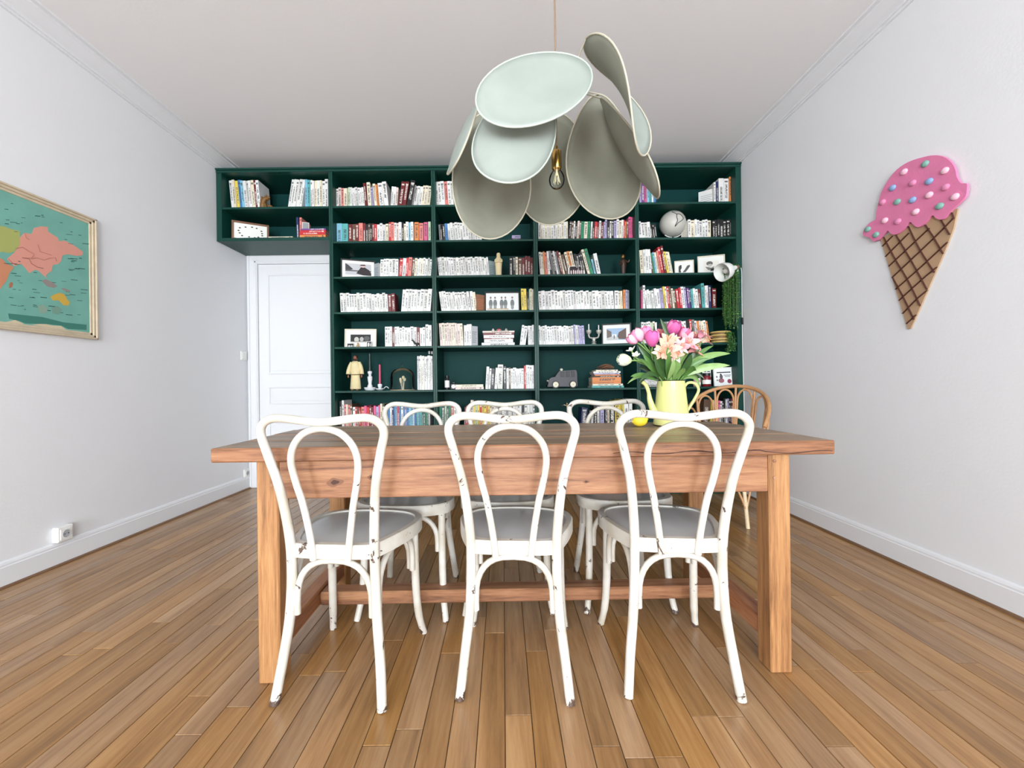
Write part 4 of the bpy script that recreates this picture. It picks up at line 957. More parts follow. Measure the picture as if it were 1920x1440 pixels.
card('dark photo of pale dancing figures lying against the black books', 1081, 513, 31, 20, YF+.07, Z[3], [((54,42,48), RECT)] + [((232,214,212), blob(x, .3+.06*(k % 2), .05, .28)) for k, x in enumerate((.12,.3,.45,.6,.74,.88))])
card('pale grey tilted photo behind the pink book in the door box', 573, 425, 12, 15, YF+.06, ZBOX+18*YS/F, [((150,154,156), RECT)], rz=R(20))
card('framed white card half hidden by the lamp petals, top shelf', 1036, 383, 40, 44, YF+.13, Z[1], [((206,206,204), RECT), ((150,152,150), blob(.5,.45,.25,.25))])

# covers turned to the room
def cover(label, cx, ybot, wpx, hpx, d, zb, rz, c, pc, th=.018):
    X = at(cx, ybot, d).x; W = wpx*d/F; H = hpx*d/F
    t = thing('book', label, 'book', (X, d, zb), rz, 'books turned cover outwards')
    mb = MB(); mb.col = rgb(*c); mb.box(-W/2, W/2, 0, .002, 0, H); mb.box(-W/2, W/2, th-.002, th, 0, H); mb.box(-W/2, -W/2+.002, .002, th-.002, 0, H); mb.build('cover', M['vcol'], t)
    mb = MB(); mb.col = rgb(226,218,196); mb.box(-W/2+.002, W/2-.004, .002, th-.002, .002, H-.003); mb.build('pages', M['vcol'], t)
    mb = MB(); mb.col = rgb(*pc)
    for k in range(6): mb.box(-W*.38, W*(.2+.15*((k*7) % 3)/2), -.0006, 0, H*(.2+.1*k), H*(.2+.1*k)+.004)
    mb.build('cover_print', M['vcol'], t)
cover('white paperback with text cover turned outwards, top shelf near right wall', 1326, 378, 30, 34, YF+.14, Z[1], R(-38), (226,226,224), (150,152,152))
cover('pale paperback turned cover outwards beside the globe', 1286, 444, 18, 34, YF+.12, Z[2], R(-50), (206,202,190), (170,168,160))
cover('grey paperback turned cover outwards beside the hat photo', 706, 518, 14, 30, YF+.11, Z[3], R(-35), (170,176,182), (120,126,130))
cover('grey-green book turned cover outwards behind the ivory statuette', 925, 515, 22, 32, YF+.12, Z[3], R(38), (150,168,170), (96,116,120))
cover('brown photo-cover book turned outwards beside the drawing frame', 902, 581, 20, 33, YF+.10, Z[4], R(35), (150,108,82), (206,120,92))
cover('grey book turned cover outwards beside the flat pile', 890, 648, 14, 38, YF+.10, Z[5], R(35), (188,190,194), (84,86,90))
cover('teal-grey thin book turned outwards on fourth shelf, right column', 1308, 577, 16, 40, YF+.17, Z[4], R(-40), (120,146,144), (90,112,112))
cover('red book turned outwards on the third shelf, right column', 1232, 511, 22, 44, YF+.15, Z[3], R(-35), (186,36,44), (120,20,28))

# ================================================================== ORNAMENTS ON THE SHELVES
def spot(px, py, d, zb): 
    p = at(px, py, d); return (p.x, d, zb)
# globe
gr = 23.6*(YF+.16)/F; gp = at(1261, 420, YF+.16)
t = thing('globe', 'pale grey table globe with a black outlined continent, second shelf', 'globe', (gp.x, YF+.16, Z[2]))
gz = gp.z - Z[2]
mb = MB(); mb.ball((0,0,gz), gr, n=32, m=20); mb.build('sphere', mat('globe_grey', rgb(200,198,190), .4, var=.1, vscale=14), t, True)
SA = [(-.05,.35),(.02,.42),(.2,.40),(.36,.28),(.46,.08),(.34,-.08),(.16,-.2),(.02,-.3),(-.16,-.52),(-.12,-.36),(-.02,-.1),(-.08,.12)]
def gs(a, b2, k=1.004):
    y = -math.sqrt(max(.02, 1-a*a-b2*b2)); return (a*gr*k, y*gr*k, gz+b2*gr*k)
mb = MB(); mb.tube([gs(q.x, q.y) for q in crom([(a, b2, 0) for a, b2 in SA], 3, True)], .003, 6, closed=True)
mb.tube([gs(a, b2) for a, b2 in ((-.05,.40),(-.16,.52),(-.26,.60),(-.3,.72))], .003, 6); mb.tube([gs(a, b2) for a, b2 in ((-.2,.66),(0,.74),(.15,.7))], .0018, 6)
mb.build('continent_outline', M['black'], t, True)
mb = MB(); mb.tube([((gr+.008)*math.sin(R(a)), .0, gz-(gr+.008)*math.cos(R(a))) for a in range(-35, 146, 9)], .004, 8); mb.build('meridian_arm', M['white'], t, True)
mb = MB(); mb.lathe([(0,0),(.045,0),(.045,.006),(.012,.012),(.008,max(.014, gz-gr-.004)),(0,max(.014, gz-gr-.004))], 20); mb.build('foot', M['black'], t, True)

def statuette(name, label, px, ybase, hpx, d, zb, parts, mats):
    t = thing(name, label, 'figurine', spot(px, ybase, d, zb)); H = hpx*d/F
    for nm, prim, mk in parts:
        mb = MB()
        for p in prim:
            if p[0] == 'L': mb.lathe([(r*H, z*H) for r, z in p[1]], 18, (p[2]*H, p[3]*H, 0), p[4], p[5])
            if p[0] == 'B': mb.ball((p[1]*H, p[2]*H, p[3]*H), p[4]*H, p[5]*H, p[6]*H)
            if p[0] == 'T': mb.tube([(a*H, b2*H, c*H) for a, b2, c in crom(p[1], 4)], [r*H for r in p[2]] if isinstance(p[2], list) else p[2]*H, 9)
        mb.build(nm, mats[mk], t, True)
    return t
ivory = mat('ivory_plaster', rgb(226,208,164), .55, var=.1, vscale=40)
statuette('statuette', 'ivory praying statuette in a long veil, third shelf', 935, 516, 47, YF+.09, Z[3],
    [('base', [('L', [(0,0),(.15,0),(.15,.03),(0,.03)], 0,0,1.15,.9)], 'i'),
     ('robe', [('L', [(0,.03),(.115,.03),(.12,.2),(.13,.42),(.15,.6),(.135,.72),(.08,.80),(.05,.82),(0,.82)], 0,0,1,.75)], 'i'),
     ('head', [('B', 0,0,.885,.06,.06,.075)], 'i'), ('veil', [('L', [(.115,.55),(.13,.70),(.075,.83),(.082,.90),(.065,.97),(0,1.0)], 0,.02,1,.85)], 'i'),
     ('hands', [('B', 0,-.12,.62,.035,.04,.06)], 'i'), ('sleeve', [('T', [(-.12,-.02,.70),(-.12,-.08,.60),(-.02,-.125,.62)], .038), ('T', [(.12,-.02,.70),(.12,-.08,.60),(.02,-.125,.62)], .038)], 'i')], {'i': ivory})
skin = mat('figurine_skin', rgb(150,96,72), .5); cloth = mat('cream_robe', rgb(222,206,160), .7, var=.12, vscale=30); hair = mat('dark_brown_hair', rgb(52,32,24), .6); belt = mat('rope_belt', rgb(110,92,60), .7)
statuette('robed_figurine', 'bearded figurine in a cream robe with rope belt, sixth shelf', 667, 731, 67, YF+.09, Z[6],
    [('robe_skirt', [('L', [(0,.045),(.135,.045),(.145,.06),(.13,.25),(.118,.40),(.12,.46),(0,.46)], 0,0,1.05,.72)], 'c'),
     ('robe_top', [('L', [(0,.45),(.122,.455),(.14,.55),(.145,.66),(.13,.76),(.08,.815),(.045,.83),(0,.83)], 0,0,1.05,.72)], 'c'),
     ('sleeve', [('T', [(-.10,0,.79),(-.155,-.01,.68),(-.185,-.03,.55),(-.19,-.04,.46)], [.045,.047,.048,.049,.05,.051,.052,.054,.056,.057,.058,.06,.062])], 'c'),
     ('sleeve', [('T', [(.10,0,.79),(.155,-.01,.68),(.185,-.03,.55),(.19,-.04,.46)], [.045,.047,.048,.049,.05,.051,.052,.054,.056,.057,.058,.06,.062])], 'c'),
     ('hand', [('B', -.185,-.045,.40,.022,.028,.045)], 's'), ('hand', [('B', .185,-.045,.40,.022,.028,.045)], 's'),
     ('foot', [('B', -.07,-.06,.022,.035,.075,.022)], 's'), ('foot', [('B', .07,-.06,.022,.035,.075,.022)], 's'),
     ('belt', [('T', [(.128*math.cos(a*math.pi/8), .09*math.sin(a*math.pi/8), .455+.012*math.sin(a*math.pi/8)) for a in range(17)], .012)], 'b'),
     ('head', [('B', 0,-.01,.91,.05,.055,.07), ('B', 0,-.066,.905,.012,.014,.02)], 's'), ('hair', [('B', 0,.018,.925,.062,.058,.078), ('B', -.045,.015,.86,.025,.03,.06), ('B', .045,.015,.86,.025,.03,.06)], 'h'), ('beard', [('B', 0,-.045,.862,.034,.03,.04)], 'h')],
    {'c': cloth, 's': skin, 'h': hair, 'b': belt})
dk = mat('dark_carved_wood', rgb(62,40,30), .45, var=.25, vscale=40); gd = mat('old_gold', rgb(150,116,64), .4, metal=.6)
statuette('carved_figurine', 'small dark carved figurine with a gilt face, third shelf', 1169, 512, 43, YF+.12, Z[3],
    [('body', [('L', [(0,0),(.1,0),(.1,.04),(.085,.05),(.1,.3),(.13,.5),(.14,.68),(.09,.76),(.04,.79),(0,.79)], 0,0,1,.8)], 'd'), ('head', [('B', -.02,-.01,.88,.07,.07,.09)], 'g'), ('hood', [('B', 0,.03,.90,.09,.07,.10)], 'd'),
     ('arm', [('T', [(.11,0,.70),(.2,-.05,.62),(.23,-.08,.72)], .035)], 'd'), ('arm', [('T', [(-.11,0,.70),(-.17,-.06,.55),(-.06,-.13,.55)], .035)], 'd')], {'d': dk, 'g': gd})
oc = mat('ochre_resin', rgb(122,86,38), .5, var=.3, vscale=40)
statuette('dragon_figurine', 'ochre crouching creature figurine beside the books above the door', 497, 383, 32, YF+.10, Z[1],
    [('body', [('T', [(-.18,0,.02),(-.12,0,.35),(-.05,-.05,.6),(.1,-.05,.72),(.25,-.08,.70)], [.16,.17,.18,.19,.2,.19,.18,.17,.16,.15,.14,.13,.12,.12,.11,.10,.08]), ('B', .22,-.06,.78,.12,.1,.1)], 'o'),
     ('leg', [('T', [(0,-.1,.45),(.12,-.15,.25),(.1,-.15,0)], .07)], 'o'), ('leg', [('T', [(.1,.1,.4),(.25,.1,.2),(.3,.08,0)], .07)], 'o'), ('tail', [('T', [(.1,.05,.3),(.35,.05,.3),(.45,.02,.05)], [.1,.09,.085,.08,.07,.06,.05,.04,.03])], 'o'), ('crest', [('T', [(-.12,0,.55),(-.2,0,.85),(-.05,0,.8),(.1,0,1.0)], .035)], 'o')], {'o': oc})
bwm = mat('piebald_black', rgb(46,44,46), .5)
statuette('animal_figurine', 'tiny black-and-white animal figurine in front of the white books', 779, 650, 14, YF+.055, Z[5],
    [('body', [('B', .2,0,.33,.32,.16,.2), ('B', .35,-.06,.3,.12,.14,.12)], 'k'), ('neck', [('T', [(.0,0,.4),(-.25,0,.7),(-.33,0,.85)], [.15,.14,.13,.12,.11,.1,.1,.09,.09]), ('B', -.4,0,.86,.14,.08,.08), ('T', [(-.36,0,.9),(-.4,0,1.08)], .03)], 'k'),
     ('leg', [('T', [(0,.05,.3),(0,.05,0)], .05)], 'w'), ('leg', [('T', [(.4,.05,.3),(.42,.05,0)], .05)], 'w'), ('leg', [('T', [(.02,-.08,.3),(0,-.08,0)], .05)], 'w'), ('leg', [('T', [(.38,-.08,.3),(.4,-.08,0)], .05)], 'w')], {'k': bwm, 'w': M['white']})
statuette('trinket_figurine', 'tiny tan trinket standing in front of the cream frame', 671, 650, 9, YF+.07, Z[5],
    [('body', [('L', [(0,0),(.3,0),(.32,.3),(.2,.55),(.1,.65),(0,.66)], 0,0,1,.8)], 'o'), ('head', [('B', 0,0,.8,.19,.18,.2)], 'o')], {'o': mat('tan_clay', rgb(190,150,104), .6)})

# candlesticks
def lathe_thing(name, label, cat, px, ybase, d, zb, parts, dx=0):
    t = thing(name, label, cat, spot(px, ybase, d, zb)); s_ = d/F
    for nm, prof, m_, smooth in parts:
        mb = MB(); mb.lathe([(r*s_, z*s_) for r, z in prof], 22); mb.build(nm, m_, t, smooth)
    return t
dkc = mat('dark_green_wax', rgb(20,42,38), .4); pkc = mat('pink_wax', rgb(196,82,110), .45); pat = mat('blue_white_china', rgb(220,224,228), .25, var=.25, vscale=60)
lathe_thing('candlestick', 'white patterned china candlestick holding a tall dark candle', 'candlestick', 694, 731, YF+.08, Z[6],
    [('saucer', [(0,0),(8,0),(10,2),(11,6),(9.5,6),(8,3),(0,3)], pat, True), ('stem', [(0,3),(5,3),(5,8),(3,12),(4.4,22),(4.6,26),(2.6,27),(2.6,30),(4.2,33),(4,36),(0,36)], pat, True), ('candle', [(0,36),(2.6,36),(2.2,69),(0.8,70),(0,70)], dkc, True)])
t = lathe_thing('chamberstick', 'white china chamberstick with a pink candle', 'candlestick', 712.5, 731.5, YF+.065, Z[6],
    [('saucer', [(0,0),(5,0),(8.5,3),(8.5,4),(5,2),(0,2)], pat, True), ('cup', [(0,2),(2.5,2),(2.6,5),(4.2,8),(4,12),(3,12),(0,11)], pat, True), ('candle', [(0,11),(1.9,11),(1.7,48),(.6,49),(0,49)], pkc, True)])
s_ = (YF+.065)/F; mb = MB(); mb.tube([(8*s_+4*s_*(1-math.cos(a*math.pi/6)), 0, 3.2*s_+ (3.5*s_*math.sin(a*math.pi/6))) for a in range(7)], .0032, 7); mb.build('handle', pat, t, True)
# glass dome
t = thing('glass_cloche', 'clear glass bell cloche with a knob over pale things, sixth shelf', 'cloche', spot(755, 731, YF+.12, Z[6])); s_ = (YF+.12)/F
mb = MB(); mb.lathe([(22*s_,0),(22*s_,24*s_),(20.5*s_,32*s_),(15*s_,38*s_),(6*s_,41*s_),(1.6*s_,42*s_)], 32); mb.build('dome', M['glass'], t, True)
mb = MB(); mb.lathe([(0,41.5*s_),(1.8*s_,41.5*s_),(1.5*s_,44*s_),(3.0*s_,47*s_),(2.4*s_,50*s_),(0,51*s_)], 16); mb.build('knob', M['glass'], t, True)
mb = MB(); mb.lathe([(0,0),(23*s_,0),(23*s_,.004),(0,.004)], 32); mb.build('tray', mat('pale_wood', rgb(196,170,134), .5), t)
t = thing('dried_flower', 'pale dried seed heads standing under the glass cloche', 'ornament', (spot(755, 731, YF+.12, Z[6])[0], YF+.12, Z[6]+.004))
for k in range(5):
    a = k*1.3; mb = MB(); q = (.02*math.cos(a), .02*math.sin(a)); hh = .09+.02*math.sin(k*2.1)
    mb.tube([(q[0]*.3, q[1]*.3, 0), (q[0], q[1], hh)], .0015, 6); mb.ball((q[0], q[1], hh), .011, .011, .016, 10, 7); mb.build('seed_head', mat('dried_straw', rgb(222,208,172), .7) if k == 0 else bpy.data.materials['dried_straw'], t, True)
# two little pots on the white books
for k, (px, w_) in enumerate(((805, 4.5), (810, 2.6))):
    d = YF+.10; zt = Z[6] + (731-664.5)*(YS)/F + .004
    t = thing('tiny_pot', ('small grey pot on top of the white book row beside the cloche' if k == 0 else 'smallest cream pot on top of the white book row beside the cloche'), 'pot', (at(px, 664, d).x, d, zt)); s_ = d/F
    mb = MB(); mb.lathe([(0,0),(w_*.4*s_,0),(w_*.5*s_,3*s_),(w_*.42*s_,5*s_),(w_*.3*s_,4.8*s_),(w_*.3*s_,2*s_),(0,2*s_)], 14); mb.build('body', mat('pot_glaze%d' % k, rgb(170,172,172) if k == 0 else rgb(230,226,214), .35), t, True)
    mb = MB(); mb.lathe([(w_*.42*s_,4.6*s_),(w_*.5*s_,4.9*s_),(w_*.42*s_,5.3*s_)], 14); mb.build('rim', M['white'], t, True)
# candelabra
t = thing('candelabra', 'silvery two-armed candelabra with white candles, fifth shelf', 'candelabra', spot(1113.5, 645, YF+.09, Z[5])); s_ = (YF+.09)/F
sv = mat('antique_silver', rgb(190,188,180), .4, metal=.35, var=.3, vscale=90)
mb = MB(); mb.lathe([(0,0),(5.5*s_,0),(5*s_,2*s_),(2.2*s_,3.5*s_),(5*s_,5.5*s_),(2.4*s_,7*s_),(3.6*s_,11*s_),(2.2*s_,14*s_),(0,14.5*s_)], 20); mb.build('base', sv, t, True)
for sx in (-1, 1):
    mb = MB(); mb.tube([(a*s_*sx, 0, z*s_) for a, z in ((0,11),(4,13),(8,14),(9.5,18),(9.2,21))], 1.5*s_, 8); arm = mb.build('arm', sv, t, True)
    mb = MB(); mb.lathe([(0,20*s_),(2.5*s_,20.5*s_),(4.6*s_,24*s_),(5*s_,27*s_),(4.2*s_,28*s_),(0,27*s_)], 16, (9.2*s_*sx,0,0)); mb.build('cup', sv, t, True)
    mb = MB(); mb.tube([(9.2*s_*sx,0,27*s_), (9.2*s_*sx,0,(39 if sx < 0 else 37)*s_)], 1.0*s_, 8); mb.build('candle', M['white'], t, True)
# toy car
t = thing('toy_car', 'dark grey wooden toy off-roader with white wheels, sixth shelf', 'toy car', spot(1054, 726, YF+.11, Z[6])); s_ = (YF+.11)/F
gy = mat('toy_grey', rgb(82,80,88), .5, var=.06); dkg = mat('toy_dark', rgb(28,28,31), .4)
BODY = [(-27,3),(-27,12),(-25,17),(-21,20),(-13,21.5),(-6,32),(24,33.5),(26,30),(26.5,19),(27,4),(24,3)]
mb = MB(); mb.prism([(x*s_, z*s_) for x, z in BODY], lambda a, b2, h_: (a, h_, b2), -.052, .052); mb.build('body', gy, t, fix=True)
for wx in ((-4.5,3,21,30.5), (5.5,13,21,31), (15,22,21,31.5)):
    mb = MB(); x0, x1, z0, z1 = (q*s_ for q in wx)
    mb.box(x0, x1, -.0545, -.051, z0, z1, .001); mb.build('side_window', dkg, t)
mb = MB(); mb.prism([(-13*s_,21.5*s_),(-6.6*s_,31.4*s_),(-7.4*s_,31.4*s_),(-13.8*s_,22*s_)], lambda a, b2, h_: (a, h_, b2), -.042, .042); mb.build('windscreen', dkg, t, fix=True)
for wx in (-13.5, 18.5):
    for sy in (-1, 1):
        mb = MB(); mb.M = Matrix.Translation((wx*s_, sy*.050, 7*s_)) @ Matrix.Rotation(R(90), 4, 'X'); mb.lathe([(0,-.010),(6.9*s_,-.010),(7.2*s_,0),(6.9*s_,.010),(0,.010)], 22); wh = mb.build('tyre', dkg, t, True)
        mb = MB(); mb.M = Matrix.Translation((wx*s_, sy*.0612, 7*s_)) @ Matrix.Rotation(R(90), 4, 'X'); mb.lathe([(0,-.0015),(5*s_,-.0015),(5.2*s_,0),(5*s_,.0015),(0,.0015)], 20); mb.build('hub_cap', M['cream'], wh, True)
        mb = MB(); mb.ball((wx*s_, sy*.063, 7*s_), .003, .002, .003, 8, 6); mb.build('axle_pin', dkg, wh)
mb = MB(); mb.ball((-1*s_, 0, 35*s_), 3*s_, 3*s_, 2.2*s_); mb.box(-2.5*s_, .5*s_, -.01, .01, 32.6*s_, 33.6*s_); mb.build('roof_light', M['cream'], t, True)
mb = MB(); mb.box(-29*s_, -27*s_, -.05, .05, 3*s_, 7*s_, .002); mb.build('bumper', dkg, t)
mb = MB(); mb.ball((-27*s_, -.036, 14*s_), .004, .008, .008); mb.ball((-27*s_, .036, 14*s_), .004, .008, .008); mb.build('headlamp', M['cream'], t, True)
# twig bundle on the book pile
zp = Z[6] + 34.8*YS/F
t = thing('twig_nest', 'bundle of brown twigs lying on top of the book pile', 'nest', (at(1135, 690, YF+.14).x, YF+.14, zp)); s_ = (YF+.14)/F
rn = random.Random(4); tw = [mat('twig_a', rgb(112,76,52), .7), mat('twig_b', rgb(146,104,72), .7), mat('twig_c', rgb(84,56,40), .7)]
for k in range(46):
    L_ = rn.uniform(14, 23); a = rn.gauss(0, .22); xx = rn.uniform(-6, 6); z0 = rn.uniform(.6, 9*(1-abs(xx)/14)); yy = rn.uniform(-9, 9)
    P = [((xx-L_*.5)*s_, yy*s_, max(.6, z0-1.5)*s_), (xx*s_, (yy+a*6)*s_, (z0+1.2)*s_), ((xx+L_*.5)*s_, (yy+a*12)*s_, max(.6, z0-1+a*4)*s_)]
    mb = MB(); mb.tube(crom(P, 3), .0019, 5); mb.build('twig', tw[k % 3], t, True)
# small things
t = thing('spice_jar', 'small dark jar with white label, sixth shelf beside the flat books', 'jar', spot(838.5, 729, YF+.08, Z[6])); s_ = (YF+.08)/F
mb = MB(); mb.lathe([(0,0),(4.4*s_,0),(4.6*s_,1*s_),(4.6*s_,19*s_),(3*s_,22*s_),(0,22*s_)], 18); mb.build('body', dkg, t, True)
mb = MB(); mb.lathe([(0,22*s_),(3.6*s_,22*s_),(3.6*s_,26*s_),(0,26*s_)], 18); mb.build('lid', M['black'], t, True)
mb = MB(); mb.lathe([(4.65*s_,4*s_),(4.7*s_,5*s_),(4.7*s_,16*s_),(4.65*s_,17*s_)], 18); mb.build('paper_label', M['white'], t, True)
t = thing('camera_ornament', 'small black camera ornament with a pale lens, sixth shelf', 'ornament', spot(851, 729, YF+.12, Z[6])); s_ = (YF+.12)/F
mb = MB(); mb.box(-6*s_, 6*s_, -.02, .02, 0, 11*s_, .004); mb.box(-2.5*s_, 2.5*s_, -.015, .015, 11*s_, 14*s_, .003); mb.build('body', M['black'], t)
mb = MB(); mb.M = Matrix.Translation((0,-.02,5.5*s_)) @ Matrix.Rotation(R(90), 4, 'X'); mb.lathe([(0,0),(3.6*s_,0),(3.6*s_,.012),(2.6*s_,.012),(2.4*s_,.006),(0,.006)], 18); mb.build('lens', M['white'], t, True)
zt = Z[5] + 28.7*YS/F
for k, (px, c, w_) in enumerate(((924.5, (214,206,200), 2.2), (935.5, (170,60,78), 4.6), (949, (176,170,162), 2.4))):
    d = YF+.12
    t = thing('trinket', ['pale pebble-like trinket on the flat book pile, left one', 'red round trinket with pale rim in the middle of the flat book pile', 'grey trinket on the flat book pile, right one'][k], 'ornament', (at(px, 612, d).x, d, zt)); s_ = d/F
    mb = MB(); mb.lathe([(0,0),(w_*s_,0),(w_*1.05*s_,1.5*s_),(w_*.8*s_,4*s_),(w_*.35*s_,5.2*s_),(0,5.4*s_)], 16); mb.build('body', mat('trinket_%d' % k, rgb(*c), .4), t, True)
    mb = MB(); mb.tube([(w_*1.03*s_*math.cos(a*math.pi/8), w_*1.03*s_*math.sin(a*math.pi/8), 2.2*s_) for a in range(16)], .0018, 6, closed=True); mb.build('rim', M['cream'], t, True)
# crucifix on the seventh shelf
t = thing('crucifix', 'small dark standing crucifix with a pale figure, seventh shelf', 'crucifix', spot(1063, 765, YF+.12, Z[7])); s_ = (YF+.12)/F; hz = at(1063, 754, YF+.12).z - Z[7]
mb = MB(); mb.box(-.006, .006, -.005, .005, .012, hz, .001); mb.build('upright', dk, t)
mb = MB(); mb.box(-9*s_, 9*s_, -.005, .005, hz-7*s_, hz-5*s_, .001); mb.build('cross_bar', dk, t)
mb = MB(); mb.box(-.03, .03, -.025, .025, 0, .012, .003); mb.build('base', dk, t)
mb = MB(); mb.tube([(-6*s_,-.009,hz-4.6*s_),(0,-.009,hz-6.5*s_),(6*s_,-.009,hz-4.6*s_)], .003, 7); mb.tube([(0,-.009,hz-6*s_),(0,-.011,hz-18*s_)], [.005,.003], 7); mb.ball((0,-.009,hz-3.2*s_), .006); mb.build('figure', ivory, t, True)
# jars on the sixth shelf, right column
for k, (px, lab, rC, cC) in enumerate(((1325, 'glass jar of dark red jam with white lid label, sixth shelf', 7.5, rgb(120,22,34)), (1307, 'small pink paper-wrapped pot beside the red jar, sixth shelf', 6.5, rgb(216,160,170)))):
    d = YF+.08+.02*k; s_ = d/F; t = thing('jar', lab, 'jar', spot(px, 724, d, Z[6])); hh = (24, 15)[k]
    mb = MB(); mb.lathe([(0,0),(rC*.92*s_,0),(rC*s_,1.5*s_),(rC*s_,hh*.72*s_),(rC*.85*s_,hh*.84*s_),(0,hh*.84*s_)], 20); mb.build('body', mat('jar_content%d' % k, cC, .2), t, True)
    mb = MB(); mb.lathe([(0,hh*.84*s_),(rC*.93*s_,hh*.84*s_),(rC*.93*s_,hh*s_*1.05),(0,hh*s_*1.05)], 20); mb.build('lid', M['white'] if k else M['black'], t, True)
    mb = MB(); mb.lathe([(rC*1.005*s_,hh*.2*s_),(rC*1.012*s_,hh*.22*s_),(rC*1.012*s_,hh*.5*s_),(rC*1.005*s_,hh*.52*s_)], 20); mb.build('paper_label', M['white'], t, True)
t = thing('note_card', 'small white lettered card standing above the red jam jar', 'card', (at(1325, 700, YF+.15).x, YF+.15, Z[6])); s_ = (YF+.15)/F
mb = MB(); mb.box(-8*s_, 8*s_, 0, .004, 0, 36*s_); mb.build('card', M['white'], t)
mb = MB(); mb.col = rgb(60,60,64)
for z, x0, x1 in ((31,-6,5),(27,-6,-1),(27,1,6)): mb.box(x0*s_, x1*s_, -.0006, 0, z*s_, (z+1.8)*s_)
mb.build('printed_lines', M['vcol'], t)
# lettered spines on the seventh shelf
def lettering(txt, px, ytop, ybot, hpx, col):
    cu = bpy.data.curves.new('txt', 'FONT'); cu.body = txt; cu.size = 1.0; cu.align_x = 'LEFT'; cu.extrude = 0
    o = bpy.data.objects.new('txt', cu); COL.objects.link(o)
    dg = bpy.context.evaluated_depsgraph_get(); me = bpy.data.meshes.new_from_object(o.evaluated_get(dg))
    bpy.data.objects.remove(o)
    xs_ = [v.co.x for v in me.vertices]; ys_ = [v.co.y for v in me.vertices]
    d = YS - .0012; p0 = at(px, ybot, d); p1 = at(px, ytop, d); Ls = p1.z - p0.z; hs = hpx*d/F
    for v in me.vertices:
        a = (v.co.x-min(xs_))/(max(xs_)-min(xs_)); b2 = (v.co.y-min(ys_))/(max(ys_)-min(ys_))
        v.co = (p0.x + hs*(.5-b2), d, p0.z + Ls*a)
    m_ = mat('spine_ink_'+str(px), col, .5); me.materials.append(m_)
    return me
for b in BOOKS: pass
def letter_book(px, txt, ytop, ybot, hpx, col):
    best = None
    for o in bpy.data.objects:
        if o.name.startswith('book') and o.type == 'MESH' and o.parent is None:
            c0 = o.matrix_world @ Vector(((max(v.co.x for v in o.data.vertices))/2, 0, .01))
            q = at(px, 770, YS)
            if abs(c0.x-q.x) < .02 and abs(c0.z-Z[7]) < .05: best = o
    if best is None: print('no spine for', txt); return
    me = lettering(txt, px, ytop, ybot, hpx, col); o = bpy.data.objects.new('spine_lettering', me); COL.objects.link(o); o.parent = best
    o.matrix_parent_inverse = best.matrix_world.inverted()
bpy.context.view_layer.update()
letter_book(1148.5, 'SIMPLISSIME', 758, 815, 5.4, rgb(236,232,220))
letter_book(1158.2, 'SIMPLISSIME', 755, 815, 5.6, rgb(24,24,24))
letter_book(1166.8, 'SIMPLISSIME', 754, 812, 4.0, rgb(60,110,60))

# ================================================================== CLIP-ON LAMP AND HANGING PLANT
d = YF - .06
t = thing('clip_lamp', 'white clip-on spotlight with white cord on the right bookcase end', 'lamp', (at(1386, 500, d).x, YF, at(1386, 500, d).z))
o0 = Vector(t.location)
A_ = at(1378, 502, d) - o0; ax = (at(1350, 512, YF-.12) - at(1378, 502, d)).normalized(); up_ = Vector((0,0,1))
Q = ax.to_track_quat('Z', 'Y').to_matrix().to_4x4(); s_ = d/F
mb = MB(); mb.M = Matrix.Translation(A_) @ Q
mb.lathe([(3.6*s_,-2*s_),(4.6*s_,0),(4.8*s_,8*s_),(9*s_,12*s_),(14*s_,19*s_),(16.5*s_,28*s_),(17*s_,36*s_),(16.4*s_,36*s_),(15.6*s_,28*s_),(13*s_,19.5*s_),(8*s_,13*s_),(3.5*s_,9*s_)], 28)
mb.build('shade', M['white'], t, True)
mb = MB(); mb.M = Matrix.Translation(A_) @ Q; mb.lathe([(0,9*s_),(3*s_,9*s_),(4*s_,16*s_),(5.2*s_,22*s_),(4*s_,27*s_),(0,29*s_)], 18); mb.build('bulb', mat('frosted_bulb', rgb(210,208,200), .25), t, True)
mb = MB(); mb.M = Matrix.Translation(A_) @ Q; mb.lathe([(0,-9*s_),(2.6*s_,-9*s_),(3.4*s_,-7*s_),(3.4*s_,-2*s_),(0,-2*s_)], 18); mb.build('joint', mat('copper_joint', rgb(190,140,120), .3, metal=.8), t, True)
mb = MB(); mb.box(-.012, .014, -.03, .0, -.035, .018, .004); mb.tube([(0,-.015,0), tuple(A_ - ax*8*s_)], .0055, 8); mb.build('clip', M['white'], t)
mb = MB(); P = [at(1389, 502, YF-.012)-o0, at(1390.5, 512, YF-.006)-o0, at(1391, 560, YF-.005)-o0, at(1392, 640, YF-.005)-o0, at(1394, 720, YF-.005)-o0, at(1396, 800, YF-.005)-o0, at(1398, 900, YF-.005)-o0]
mb.tube(crom(P, 4), .0028, 7); mb.build('cable', M['white'], t, True)
q = at(1391.5, 602, YF-.006)-o0; mb = MB(); mb.box(q.x-.008, q.x+.008, q.y-.008, q.y+.004, q.z-.03, q.z+.03, .003); mb.build('cord_switch', M['black'], t)

